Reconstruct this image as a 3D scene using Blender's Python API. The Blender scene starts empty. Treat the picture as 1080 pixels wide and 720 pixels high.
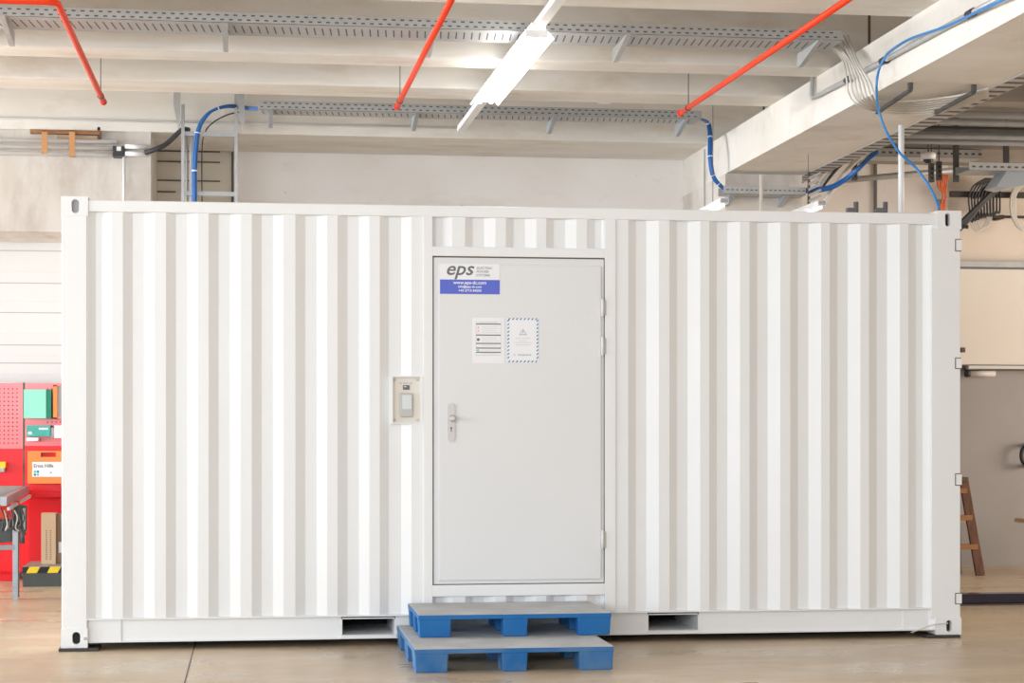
import bpy, math, random
from mathutils import Vector, Matrix
random.seed(7)
SC = bpy.context.scene
COL = SC.collection
PI = math.pi

# ------------------------------------------------------------------ camera
F = 2000.0                       # focal length in pixels of a 1080 px wide frame
CAM = Vector((1.2123, -12.4994, 1.4268))
TH = math.radians(7.8211)
VY = 452.93
fw = Vector((math.sin(TH), math.cos(TH), 0)); rt = Vector((math.cos(TH), -math.sin(TH), 0))
cd = bpy.data.cameras.new('camera'); cam = bpy.data.objects.new('camera', cd); COL.objects.link(cam)
cam.location = CAM; cam.rotation_euler = (PI/2, 0, -TH)
cd.sensor_fit = 'HORIZONTAL'; cd.sensor_width = 36; cd.lens = F/1080*36
cd.shift_y = (VY-360)/1080
cd.clip_end = 200
SC.camera = cam

# ------------------------------------------------------------------ world, light, exposure
w = bpy.data.worlds.new('world'); SC.world = w; w.use_nodes = True
bg = w.node_tree.nodes['Background']; bg.inputs[0].default_value = (1.0, 0.945, 0.88, 1); bg.inputs[1].default_value = 0.54
def area(name, loc, target, sx, sy, power, col):
    l = bpy.data.lights.new(name, 'AREA'); l.shape = 'RECTANGLE'; l.size = sx; l.size_y = sy
    l.energy = power; l.color = col
    o = bpy.data.objects.new(name, l); COL.objects.link(o); o.location = loc
    o.rotation_euler = (Vector(target)-Vector(loc)).to_track_quat('-Z', 'Y').to_euler()
area('daylight_left', (-13.6, -7.0, 2.5), (0, -2.2, 1.8), 8, 3.6, 760, (0.78, 0.89, 1.0))
area('fill_left_rear', (-13.6, 3.2, 2.3), (1, 4.0, 3.2), 6, 3.4, 1750, (0.90, 0.95, 1.0))  # fill lamp added to brighten the back wall and rear ceiling
area('daylight_rear', (-4.5, -17, 3.2), (2.5, 2, 2.6), 12, 3.5, 960, (0.83, 0.915, 1.0))
area('fill_right', (15.2, 2.2, 2.2), (8.5, 5.5, 2.2), 4.2, 3.2, 380, (1.0, 0.90, 0.80))  # warm fill lamp added to brighten the right part of the back wall
SC.view_settings.view_transform = 'Standard'; SC.view_settings.look = 'None'
SC.view_settings.gamma = 1; SC.view_settings.use_curve_mapping = False
SC.view_settings.exposure = 0.40

# ------------------------------------------------------------------ survey helpers (pixel of the photo + a known plane -> world point)
def ray(px, py):
    u = (px-540)/F; v = (VY-py)/F
    return fw + rt*u + Vector((0, 0, v))
def at(px, py, Y):
    d = ray(px, py); return CAM + d*((Y-CAM.y)/d.y)
def atz(px, py, Z):
    d = ray(px, py); return CAM + d*((Z-CAM.z)/d.z)

# ------------------------------------------------------------------ materials
MATS = {}
def mat(name, col, rough=0.6, metal=0.0, noise=0.0, scale=3.0, col2=None, bump=0.0, emit=0.0, stretch=(1, 1, 1), spec=None, detail=6):
    m = bpy.data.materials.new(name); m.use_nodes = True; nt = m.node_tree
    b = nt.nodes['Principled BSDF']
    b.inputs['Roughness'].default_value = rough; b.inputs['Metallic'].default_value = metal
    if spec is not None: b.inputs['Specular IOR Level'].default_value = spec
    c = (*col, 1)
    if noise > 0 or col2:
        tc = nt.nodes.new('ShaderNodeTexCoord'); mp = nt.nodes.new('ShaderNodeMapping')
        mp.inputs['Scale'].default_value = stretch
        nt.links.new(tc.outputs['Object'], mp.inputs[0])
        n = nt.nodes.new('ShaderNodeTexNoise'); n.inputs['Scale'].default_value = scale; n.inputs['Detail'].default_value = detail
        nt.links.new(mp.outputs[0], n.inputs['Vector'])
        r = nt.nodes.new('ShaderNodeValToRGB'); r.color_ramp.elements[0].position = 0.3; r.color_ramp.elements[1].position = 0.7
        c2 = col2 if col2 else tuple(x*(1-noise) for x in col)
        r.color_ramp.elements[0].color = (*c2, 1); r.color_ramp.elements[1].color = c
        nt.links.new(n.outputs[0], r.inputs[0]); nt.links.new(r.outputs[0], b.inputs['Base Color'])
        if bump:
            bp = nt.nodes.new('ShaderNodeBump'); bp.inputs['Strength'].default_value = bump; bp.inputs['Distance'].default_value = 0.01
            nt.links.new(n.outputs[0], bp.inputs['Height']); nt.links.new(bp.outputs[0], b.inputs['Normal'])
    else:
        b.inputs['Base Color'].default_value = c
    if emit:
        b.inputs['Emission Color'].default_value = c; b.inputs['Emission Strength'].default_value = emit
    MATS[name] = m
    return m
mat('container_paint', (0.86, 0.86, 0.855), 0.38, noise=0.03, scale=1.2)
mat('door_paint', (0.78, 0.78, 0.78), 0.45, noise=0.02, scale=1.0)
mat('seam_dark', (0.13, 0.10, 0.08), 0.8)
mat('hole_dark', (0.02, 0.02, 0.025), 0.8)
mat('floor_paint', (0.66, 0.52, 0.35), 0.33, col2=(0.54, 0.42, 0.285), scale=0.7, spec=0.5, bump=0.03, detail=9)
mat('concrete_wall', (0.74, 0.70, 0.65), 0.85, col2=(0.60, 0.54, 0.48), scale=1.6, bump=0.2, stretch=(2.5, 1, 0.7))
mat('concrete_beam', (0.83, 0.80, 0.75), 0.85, col2=(0.71, 0.67, 0.61), scale=1.3, bump=0.2, stretch=(1, 1, 1))
mat('concrete_rib', (0.87, 0.84, 0.79), 0.85, col2=(0.76, 0.72, 0.65), scale=1.7, bump=0.2, stretch=(0.5, 2, 2))
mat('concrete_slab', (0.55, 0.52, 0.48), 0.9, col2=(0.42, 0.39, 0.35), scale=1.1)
mat('white_plaster', (0.93, 0.90, 0.87), 0.85, col2=(0.86, 0.80, 0.75), scale=0.9, bump=0.08)
mat('warm_plaster', (0.80, 0.70, 0.59), 0.85, col2=(0.74, 0.62, 0.51), scale=0.8)
mat('grey_plaster', (0.38, 0.355, 0.345), 0.75, col2=(0.33, 0.30, 0.29), scale=0.8)
mat('cream_board', (0.78, 0.72, 0.62), 0.8, col2=(0.70, 0.64, 0.53), scale=2)
mat('shutter_white', (0.70, 0.69, 0.67), 0.5, noise=0.05, scale=1)
mat('blind_cream', (0.80, 0.735, 0.66), 0.7, noise=0.02)
mat('galvanised', (0.52, 0.53, 0.53), 0.5, 0.3, noise=0.12, scale=9)
mat('galvanised_dark', (0.13, 0.13, 0.13), 0.5, 0.4, noise=0.15, scale=9)
mat('bracket_blue', (0.42, 0.46, 0.50), 0.45, 0.4)
mat('red_pipe', (0.86, 0.055, 0.012), 0.45, spec=0.25)
mat('white_plastic', (0.84, 0.84, 0.84), 0.4)
mat('grey_plastic', (0.42, 0.42, 0.43), 0.5)
mat('black_rubber', (0.02, 0.02, 0.022), 0.5)
mat('cable_blue', (0.015, 0.13, 0.42), 0.4)
mat('cable_light_blue', (0.035, 0.23, 0.58), 0.4)
mat('cable_white', (0.66, 0.62, 0.56), 0.5)
mat('cable_black', (0.035, 0.035, 0.04), 0.5)
mat('cable_orange', (0.75, 0.16, 0.04), 0.5)
mat('lamp_glow', (1, 0.99, 0.97), 0.5, emit=4)
mat('lamp_white', (0.9, 0.9, 0.9), 0.4)
mat('tube_glow', (1, 1, 1), 0.5, emit=1.1)  # weak emission keeps the batten tubes bright
mat('pallet_blue', (0.008, 0.125, 0.37), 0.5, col2=(0.02, 0.155, 0.40), scale=6, bump=0.1, spec=0.3)
mat('pallet_blue_worn', (0.012, 0.125, 0.35), 0.55, col2=(0.10, 0.20, 0.35), scale=5, bump=0.1, spec=0.3)
mat('pallet_top', (0.55, 0.56, 0.56), 0.7, col2=(0.42, 0.425, 0.43), scale=5, bump=0.1)
mat('wood_brown', (0.42, 0.20, 0.08), 0.7, col2=(0.30, 0.14, 0.06), scale=6, stretch=(1, 1, 8))
mat('wood_pale', (0.62, 0.47, 0.32), 0.7, col2=(0.50, 0.35, 0.22), scale=5, stretch=(1, 4, 8))
mat('wood_dark', (0.20, 0.08, 0.035), 0.5, col2=(0.09, 0.035, 0.02), scale=5, stretch=(6, 6, 1))
mat('rust_band', (0.62, 0.31, 0.13), 0.7)
mat('pegboard_glare_red', (0.85, 0.15, 0.16), 0.22, noise=0.03)  # red made paler to carry the glare on the boards
mat('peg_hole', (0.25, 0.02, 0.03), 0.9)
mat('red_panel', (0.78, 0.006, 0.012), 0.3, noise=0.05, spec=0.3)
mat('red_cabinet', (0.70, 0.006, 0.012), 0.4, spec=0.3)
mat('green_face', (0.28, 0.74, 0.57), 0.45)
mat('green_dark', (0.0, 0.22, 0.12), 0.5)
mat('teal', (0.05, 0.40, 0.34), 0.5)
mat('orange_plastic', (0.93, 0.24, 0.03), 0.4)
mat('label_white', (0.88, 0.88, 0.9), 0.6)
mat('ink_grey', (0.16, 0.16, 0.17), 0.7)
mat('ink_mid', (0.42, 0.42, 0.45), 0.7)
mat('ink_light', (0.62, 0.62, 0.66), 0.7)
mat('ink_blue', (0.05, 0.09, 0.48), 0.6)
mat('ink_stripe_blue', (0.03, 0.18, 0.42), 0.6)
mat('ink_orange', (0.85, 0.40, 0.28), 0.6)
mat('ink_green', (0.10, 0.55, 0.35), 0.6)
mat('sign_blue', (0.10, 0.14, 0.62), 0.45)
mat('cardboard', (0.66, 0.47, 0.30), 0.8, noise=0.06, scale=8)
mat('cardboard_dark', (0.33, 0.22, 0.15), 0.8)
mat('platform_dark', (0.06, 0.07, 0.065), 0.6)
mat('platform_top', (0.30, 0.27, 0.25), 0.6)
mat('hazard_yellow', (0.85, 0.62, 0.02), 0.5)
mat('aluminium', (0.30, 0.32, 0.34), 0.35, 0.5)
mat('steel_plate', (0.055, 0.045, 0.04), 0.6, noise=0.3, scale=12)
mat('handle_metal', (0.62, 0.59, 0.58), 0.35, 0.6)
mat('reader_plate', (0.74, 0.68, 0.60), 0.4, 0.25)
mat('reader_grey', (0.52, 0.51, 0.49), 0.4)
mat('reader_window', (0.70, 0.74, 0.74), 0.2)
mat('gloss_black', (0.03, 0.025, 0.05), 0.12)
mat('valve_red', (0.45, 0.05, 0.03), 0.4)
mat('sensor_white', (0.86, 0.86, 0.86), 0.4)

def mottle(name, col, scale, lo, hi, k, stretch=(1, 1, 1)):
    # an extra layer of stains with a shape of their own
    nt = MATS[name].node_tree; b = nt.nodes['Principled BSDF']; src = b.inputs['Base Color'].links[0].from_socket
    tc = nt.nodes.new('ShaderNodeTexCoord'); mp = nt.nodes.new('ShaderNodeMapping'); mp.inputs['Scale'].default_value = stretch; mp.inputs['Location'].default_value = (3.1, 1.7, 5.3)
    n = nt.nodes.new('ShaderNodeTexNoise'); n.inputs['Scale'].default_value = scale; n.inputs['Detail'].default_value = 12; n.inputs['Roughness'].default_value = 0.65
    r = nt.nodes.new('ShaderNodeMapRange'); r.inputs['From Min'].default_value = lo; r.inputs['From Max'].default_value = hi; r.inputs['To Max'].default_value = k
    mx = nt.nodes.new('ShaderNodeMix'); mx.data_type = 'RGBA'; mx.inputs[7].default_value = (*col, 1)
    nt.links.new(tc.outputs['Object'], mp.inputs[0]); nt.links.new(mp.outputs[0], n.inputs['Vector']); nt.links.new(n.outputs[0], r.inputs['Value'])
    nt.links.new(r.outputs[0], mx.inputs[0]); nt.links.new(src, mx.inputs[6]); nt.links.new(mx.outputs[2], b.inputs['Base Color'])
mottle('concrete_wall', (0.42, 0.36, 0.31), 2.5, 0.5, 0.72, 0.55, (1.5, 1, 0.6))
mottle('concrete_wall', (0.85, 0.82, 0.78), 1.2, 0.52, 0.66, 0.6, (1, 1, 1))
mottle('concrete_beam', (0.52, 0.44, 0.35), 2.2, 0.54, 0.74, 0.5)
mottle('concrete_rib', (0.60, 0.49, 0.36), 1.8, 0.52, 0.72, 0.55, (0.6, 1.5, 1.5))
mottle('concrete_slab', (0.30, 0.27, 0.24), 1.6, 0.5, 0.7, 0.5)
mottle('white_plaster', (0.66, 0.56, 0.48), 1.3, 0.55, 0.72, 0.45, (0.7, 1, 1.6))
mottle('white_plaster', (0.45, 0.38, 0.32), 6, 0.66, 0.72, 0.6, (1, 1, 1))
mottle('cream_board', (0.55, 0.46, 0.36), 3, 0.55, 0.7, 0.4)
mat('concrete_dim_bay', (0.40, 0.37, 0.34), 0.9, col2=(0.28, 0.25, 0.22), scale=1.2)  # rib and slab concrete darkened in colour for the dimness of the right bay
def floor_material():
    m = MATS['floor_paint']; nt = m.node_tree; b = nt.nodes['Principled BSDF']
    src = b.inputs['Base Color'].links[0].from_socket
    tc = nt.nodes.new('ShaderNodeTexCoord')
    def noise(scale, stretch, lo, hi, detail=8):
        mp = nt.nodes.new('ShaderNodeMapping'); mp.inputs['Scale'].default_value = stretch
        n = nt.nodes.new('ShaderNodeTexNoise'); n.inputs['Scale'].default_value = scale; n.inputs['Detail'].default_value = detail
        r = nt.nodes.new('ShaderNodeMapRange'); r.inputs['From Min'].default_value = lo; r.inputs['From Max'].default_value = hi
        nt.links.new(tc.outputs['Object'], mp.inputs[0]); nt.links.new(mp.outputs[0], n.inputs['Vector']); nt.links.new(n.outputs[0], r.inputs['Value'])
        return r.outputs[0]
    def mix(fac, a, col, k):
        mx = nt.nodes.new('ShaderNodeMix'); mx.data_type = 'RGBA'
        mu = nt.nodes.new('ShaderNodeMath'); mu.operation = 'MULTIPLY'; mu.inputs[1].default_value = k
        nt.links.new(fac, mu.inputs[0]); nt.links.new(mu.outputs[0], mx.inputs[0])
        nt.links.new(a, mx.inputs[6]); mx.inputs[7].default_value = (*col, 1); return mx.outputs[2]
    o = mix(noise(0.23, (1, 1, 1), 0.45, 0.62), src, (0.44, 0.36, 0.28), 0.5)      # grey worn areas
    o = mix(noise(1.5, (1, 3, 1), 0.5, 0.75), o, (0.72, 0.60, 0.45), 0.6)          # pale polished streaks
    o = mix(noise(9, (1, 1, 1), 0.58, 0.75), o, (0.36, 0.27, 0.19), 0.35)          # small stains
    nt.links.new(o, b.inputs['Base Color'])
    rr = nt.nodes.new('ShaderNodeMapRange'); rr.inputs['To Min'].default_value = 0.24; rr.inputs['To Max'].default_value = 0.46
    nt.links.new(noise(1.1, (1, 2, 1), 0.35, 0.65), rr.inputs['Value']); nt.links.new(rr.outputs[0], b.inputs['Roughness'])
floor_material()

# ------------------------------------------------------------------ mesh building
def org(o):
    v = Vector((0, 0, 0))
    while o is not None: v += o.location; o = o.parent
    return v
def tag(o, label=None, cat=None, group=None, kind=None):
    if label: o['label'] = label
    if cat: o['category'] = cat
    if group: o['group'] = group
    if kind: o['kind'] = kind
    return o
def thing(name, loc, label, cat, group=None):
    o = bpy.data.objects.new(name, None); COL.objects.link(o); o.location = loc; o.empty_display_size = 0.1
    return tag(o, label, cat, group)
class MB:
    def __init__(s): s.v = []; s.f = []; s.m = []; s.s = []; s.mats = []
    def mi(s, m):
        if m not in s.mats: s.mats.append(m)
        return s.mats.index(m)
    def add(s, vs, fs, m, smooth=False):
        b = len(s.v); s.v += [Vector(v) for v in vs]; k = s.mi(m)
        for f in fs: s.f.append([b+i for i in f]); s.m.append(k); s.s.append(smooth)
        return s
    def box(s, x0, x1, y0, y1, z0, z1, m):
        vs = [(x, y, z) for x in (x0, x1) for y in (y0, y1) for z in (z0, z1)]
        return s.add(vs, [(0,1,3,2),(4,6,7,5),(0,4,5,1),(2,3,7,6),(0,2,6,4),(1,5,7,3)], m)
    def bar(s, p0, p1, w, h, m, up=(0, 0, 1)):       # rectangular bar from p0 to p1
        p0 = Vector(p0); p1 = Vector(p1); d = (p1-p0).normalized(); up = Vector(up)
        sd = d.cross(up)
        if sd.length < 1e-4: sd = d.cross(Vector((1, 0, 0)))
        sd.normalize(); u = sd.cross(d)
        vs = [p+sd*a*w/2+u*b*h/2 for p in (p0, p1) for a, b in ((-1,-1),(1,-1),(1,1),(-1,1))]
        return s.add(vs, [(0,3,2,1),(4,5,6,7),(0,1,5,4),(1,2,6,5),(2,3,7,6),(3,0,4,7)], m)
    def tube(s, pts, r, m, n=10):
        pts = [Vector(p) for p in pts]; b = len(s.v); k = s.mi(m)
        t = (pts[1]-pts[0]).normalized(); u = t.cross(Vector((0.13, 0.31, 1)));
        if u.length < 0.05: u = t.cross(Vector((1, 0, 0)))
        u.normalize()
        for i, p in enumerate(pts):
            if i == 0: t = pts[1]-pts[0]
            elif i == len(pts)-1: t = pts[-1]-pts[-2]
            else: t = (pts[i]-pts[i-1]).normalized()+(pts[i+1]-pts[i]).normalized()
            t.normalize(); u = (u-t*u.dot(t)).normalized(); w_ = t.cross(u)
            rr = r[i] if isinstance(r, (list, tuple)) else r
            for j in range(n):
                a = 2*PI*j/n; s.v.append(p+u*math.cos(a)*rr+w_*math.sin(a)*rr)
        for i in range(len(pts)-1):
            for j in range(n):
                a = b+i*n+j; c = b+i*n+(j+1) % n
                s.f.append([a, c, c+n, a+n]); s.m.append(k); s.s.append(True)
        s.f.append([b+j for j in range(n)][::-1]); s.m.append(k); s.s.append(False)
        e = b+(len(pts)-1)*n
        s.f.append([e+j for j in range(n)]); s.m.append(k); s.s.append(False)
        return s
    def prism(s, outline, y0, y1, m):                 # outline in x,z, extruded in y
        n = len(outline)
        vs = [(x, y0, z) for x, z in outline]+[(x, y1, z) for x, z in outline]
        fs = [list(range(n)), list(range(2*n-1, n-1, -1))]+[(i, i+n, (i+1) % n+n, (i+1) % n) for i in range(n)]
        return s.add(vs, fs, m)
    def text(s, body, x, z, y, size, m, shear=0.0, align='LEFT', sx=1.0, thick=0.0):
        c = bpy.data.curves.new('t', 'FONT'); c.body = body; c.size = size; c.shear = shear; c.align_x = align
        c.offset = thick; c.resolution_u = 3
        o = bpy.data.objects.new('t', c); COL.objects.link(o); bpy.context.view_layer.update()
        me = bpy.data.meshes.new_from_object(o)
        s.add([(x+v.co.x*sx, y, z+v.co.y) for v in me.vertices], [tuple(p.vertices) for p in me.polygons], m)
        bpy.data.objects.remove(o); bpy.data.curves.remove(c); bpy.data.meshes.remove(me)
        return s
    def build(s, name, parent=None, label=None, cat=None, group=None, kind=None, bevel=0.0):
        if parent is not None: O = org(parent)
        else:
            xs = [v.x for v in s.v]; ys = [v.y for v in s.v]; zs = [v.z for v in s.v]
            O = Vector(((min(xs)+max(xs))/2, (min(ys)+max(ys))/2, min(zs)))
        me = bpy.data.meshes.new(name)
        me.from_pydata([tuple(v-O) for v in s.v], [], s.f)
        for m in s.mats: me.materials.append(MATS[m])
        for i, p in enumerate(me.polygons): p.material_index = s.m[i]; p.use_smooth = s.s[i]
        me.update()
        o = bpy.data.objects.new(name, me); COL.objects.link(o)
        if parent is not None: o.parent = parent
        else: o.location = O
        if bevel:
            md = o.modifiers.new('bevel', 'BEVEL'); md.width = bevel; md.segments = 2; md.limit_method = 'ANGLE'; md.angle_limit = math.radians(50)
        return tag(o, label, cat, group, kind)
def B(x0, x1, y0, y1, z0, z1, m): return MB().box(x0, x1, y0, y1, z0, z1, m)
def spline(pts, n=8):
    P = [Vector(p) for p in pts]; P = [2*P[0]-P[1]]+P+[2*P[-1]-P[-2]]; out = []
    for i in range(1, len(P)-2):
        for k in range(n):
            t = k/n; a, b, c, d = P[i-1], P[i], P[i+1], P[i+2]
            out.append(0.5*((2*b)+(c-a)*t+(2*a-5*b+4*c-d)*t*t+(3*b-a-3*c+d)*t**3))
    out.append(P[-2]); return out
def copy_tree(o, parent=None):
    c = o.copy(); COL.objects.link(c); c.parent = parent
    for ch in [x for x in bpy.data.objects if x.parent == o]: copy_tree(ch, c)
    return c

# =================================================================== THE SETTING
YW = 6.5                                   # back wall
ZC = 4.18                                  # underside of the ceiling ribs
def rib_y(py, z=ZC): return atz(540, py, z).y
GX0 = at(720, 200, YW).x                   # girder, left face
GZ0 = 3.81; GX1 = CAM.x + (GZ0-CAM.z)*math.cos(TH)/0.462
YP = atz(757, 183, GZ0).y                  # front of the pier under the girder
XL = -14.0; XR = 16.0
B(XL, XR, -16, YW+0.3, -0.2, 0, 'floor_paint').build('floor', kind='structure')
mb = MB()                                  # saw cuts in the floor
for pa, pb in (((195, 719), (200, 679)),):
    a = atz(pa[0], pa[1], 0.0); 
    d = 0.004
    mb.box(a.x-d, a.x+d, -16, YW, 0.0, 0.0012, 'seam_dark')
mb.box(XL, XR, 3.9, 3.908, 0.0, 0.0012, 'seam_dark')
mb.build('floor_joint', kind='structure')
# back wall, left part: concrete lintel over a shutter, column, blocked opening, white wall
def wx(px, Y=YW): return at(px, 300, Y).x
def wz(py, px, Y=YW): return at(px, py, Y).z
YR = rib_y(147)                             # front face of the rearmost rib
YLN = YR+0.06
zl = wz(244, 30, YLN)
B(XL, wx(133, YLN), YLN, YW+0.3, zl, ZC+0.6, 'concrete_wall').build('wall_back', kind='structure')
B(wx(133, YLN-0.05), wx(159, YLN-0.05), YLN-0.05, YW+0.3, 0, ZC, 'concrete_wall').build('wall_back', kind='structure')
B(XL, wx(133, YLN), YW+0.0, YW+0.3, 0, zl, 'white_plaster').build('wall_back', kind='structure')
B(wx(160), wx(250), YW+0.05, YW+0.3, 0, ZC+0.6, 'cream_board').build('wall_back', kind='structure')
B(wx(250), GX0+0.02, YW-0.02, YW+0.3, 0, ZC+0.6, 'white_plaster').build('wall_back', kind='structure')
mb = MB()                                  # board joints in the cream infill
for py in (159, 170, 190, 202):
    z = wz(py, 200); mb.box(wx(162), wx(232 if py != 202 else 185), YW+0.035, YW+0.06, z-0.006, z+0.006, 'seam_dark')
mb.box(wx(244), wx(246), YW+0.03, YW+0.06, 2.6, ZC, 'seam_dark')
mb.build('trim_1', kind='structure')
# pier and right hand walls
B(GX0, GX1, YP, YW+0.3, 0, GZ0, 'concrete_wall').build('wall_pier', kind='structure')
zr = wz(277, 1045)
B(GX1, wx(1000), YW, YW+0.3, zr, ZC+0.6, 'white_plaster').build('wall_back', kind='structure')
B(wx(1000), XR, YW, YW+0.3, zr, ZC+0.6, 'warm_plaster').build('wall_back', kind='structure')
B(GX1, XR, YW, YW+0.3, 0, zr, 'grey_plaster').build('wall_back', kind='structure')
B(wx(921.5), wx(924), YW-0.03, YW+0.01, zr, ZC, 'ink_grey').build('trim_2', kind='structure')
B(XL-0.3, XL, -16, YW+0.3, 0, 0.9, 'white_plaster').build('wall_left', kind='structure')
B(XL-0.3, XL, -1.5, YW+0.3, 0.9, ZC+0.6, 'white_plaster').build('wall_left', kind='structure')
B(XR, XR+0.3, -16, YW+0.3, 0, ZC+0.6, 'warm_plaster').build('wall_right', kind='structure')
# girder and ceiling
B(GX0, GX1, -3.5, YW+0.3, GZ0, ZC+0.0, 'concrete_beam').build('ceiling_girder', kind='structure')
B(GX1-0.1, XR, -3.5, YW+0.3, ZC+0.55, ZC+0.7, 'concrete_dim_bay').build('ceiling', kind='structure')
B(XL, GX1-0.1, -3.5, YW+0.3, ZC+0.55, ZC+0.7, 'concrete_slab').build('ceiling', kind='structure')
ribs = [(-70, -45), (-20, 5), (63, 73), (95, 106), (147, 162)]
for a, b in ribs:
    ya, yb = rib_y(a), rib_y(b)
    if b == 162: yb = YW-0.02
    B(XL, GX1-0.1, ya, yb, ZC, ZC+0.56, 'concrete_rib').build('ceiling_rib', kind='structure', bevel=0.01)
    B(GX1-0.1, XR, ya, yb, ZC, ZC+0.56, 'concrete_dim_bay').build('ceiling_rib', kind='structure', bevel=0.01)
B(wx(804.5, YR), wx(806.5, YR), YR-0.004, YR+0.01, ZC, ZC+0.55, 'seam_dark').build('trim_3', kind='structure')
yq1 = rib_y(63); B(wx(915.5, yq1), wx(918, yq1), yq1-0.004, yq1+0.01, ZC, ZC+0.55, 'seam_dark').build('trim_4', kind='structure')

# shutter left: white horizontal panels below the lintel
sx0, sx1 = XL+6, wx(133, YLN)-0.08
sh = MB(); zt = zl
zs = [wz(p, 30) for p in (250, 265, 287, 299, 318, 330, 352, 364, 375, 383, 395, 403)]
sh.box(sx0, sx1, YW-0.06, YW-0.002, wz(403, 30)-0.02, zl+0.0, 'shutter_white')
for i, z in enumerate(zs[:-1]):
    d = 0.010 if i % 2 else 0.005
    sh.box(sx0, sx1, YW-0.062, YW-0.055, z-d/2, z+d/2, 'ink_light' if i % 2 == 0 else 'ink_mid')
sh.box(sx0, sx1, YW-0.12, YW-0.06, wz(403, 30)-0.02, wz(396, 30), 'shutter_white')
sh.build('roller_shutter', label='white horizontally ribbed roller shutter under the concrete lintel at left', cat='shutter')

# =================================================================== THE CONTAINER
L = 6.042; H = 2.93; D = 2.438; Z0 = 0.02
ct = thing('shipping_container', (L/2, D/2, Z0), 'large white corrugated steel shipping container with a personnel door, standing on the floor', 'shipping container')
P = 'container_paint'
def ovalpts(cx, cz, rw, rh, n=16):
    # upright slot with round ends
    out = []
    for k in range(n):
        a = 2*PI*k/n; x = math.cos(a)*rw; z = math.sin(a)*rw
        out.append((cx+x, cz+z+(rh-rw if math.sin(a) >= 0 else -(rh-rw))))
    return out
def casting(x0, x1, y0, y1, z0, z1, front, hx, hole_inner, rh=0.045, rw=0.024):
    # block whose front face has a real oval hole
    m = MB(); yf = y0 if front else y1; s_ = 1 if front else -1
    hz = (z0+z1)/2; n = 16; ov = ovalpts(hx, hz, rw, rh, n)
    # square ring around the hole, matched by angle
    sq = []
    for k in range(n):
        a = 2*PI*k/n; c, s2 = math.cos(a), math.sin(a); t = 1/max(abs(c), abs(s2))
        cx, cz = c*t, s2*t
        sq.append(((x1 if cx > 0 else x0) if abs(abs(cx)-1) < 1e-6 else hx+cx*((x1-hx) if cx > 0 else (hx-x0)),
                   (z1 if cz > 0 else z0) if abs(abs(cz)-1) < 1e-6 else hz+cz*(z1-hz)))
    vs = [(x, yf, z) for x, z in sq]+[(x, yf, z) for x, z in ov]+[(x, yf+s_*0.04, z) for x, z in ov]
    fs = [(k, (k+1) % n, n+(k+1) % n, n+k) for k in range(n)]
    m.add(vs, fs, P)
    m.add(vs, [(n+k, n+(k+1) % n, 2*n+(k+1) % n, 2*n+k) for k in range(n)], P)
    m.add([vs[2*n+k] for k in range(n)], [list(range(n))], hole_inner)
    # other five faces
    yb = y1 if front else y0
    vs = [(x, y, z) for x in (x0, x1) for y in (yf, yb) for z in (z0, z1)]
    m.add(vs, [(0,1,3,2),(4,6,7,5),(2,3,7,6),(0,2,6,4),(1,5,7,3)], P)
    return m
pwL = at(92.5, 300, 0).x; pxR = at(982, 300, 0).x; cxR = at(988, 300, 0).x; ch = 0.118
zc0 = H-ch-0.008
casting(-0.004, 0.168, -0.008, 0.162, H-0.126, H, True, at(79.5, 218, 0).x, 'grey_plastic').build('corner_casting', ct, bevel=0.004)
casting(cxR, L+0.004, -0.008, 0.162, H-0.126, H, True, at(999, 232, 0).x, 'hole_dark', rw=0.018).build('corner_casting', ct, bevel=0.004)
cl = casting(-0.004, pwL, -0.008, 0.162, Z0, Z0+0.126, True, at(80.5, 670, 0).x, 'hole_dark', rw=0.026, rh=0.04)
cl.tube([(at(90, 673, 0).x, -0.014, at(90, 673, 0).z), (at(90, 673, 0).x, 0.0, at(90, 673, 0).z)], 0.011, 'galvanised', 12)
cl.build('corner_casting', ct, bevel=0.004)
casting(cxR-0.01, L+0.004, -0.008, 0.162, Z0, Z0+0.118, True, at(1000.5, 657, 0).x, 'hole_dark', rw=0.02, rh=0.04).build('corner_casting', ct, bevel=0.004)
for x0, x1 in ((-0.004, 0.168), (cxR, L+0.004)):
    for z0 in (Z0, H-ch):
        casting(x0, x1, D-0.162, D+0.008, z0, z0+ch, False, (x0+x1)/2, 'hole_dark').build('corner_casting', ct)
B(0.0, pwL-0.004, 0, 0.15, Z0+0.12, H-0.12, P).build('corner_post', ct, bevel=0.006)
B(pxR, L, 0, 0.13, Z0+0.11, H-0.12, P).build('corner_post', ct, bevel=0.006)
B(0.0, 0.16, D-0.15, D, Z0+0.11, H-0.11, P).build('corner_post', ct)
B(pxR, L, D-0.13, D, Z0+0.11, H-0.11, P).build('corner_post', ct)
ztr0 = at(300, 224.5, 0).z; ztr1 = at(300, 214.5, 0).z
ztr1 = H-0.02; ztr0 = ztr1-0.075
B(0.165, cxR+0.002, 0.004, 0.066, ztr0, ztr1, P).build('top_rail', ct, bevel=0.006)
B(0.165, cxR+0.002, D-0.066, D-0.004, ztr0, ztr1, P).build('top_rail', ct)
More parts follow.
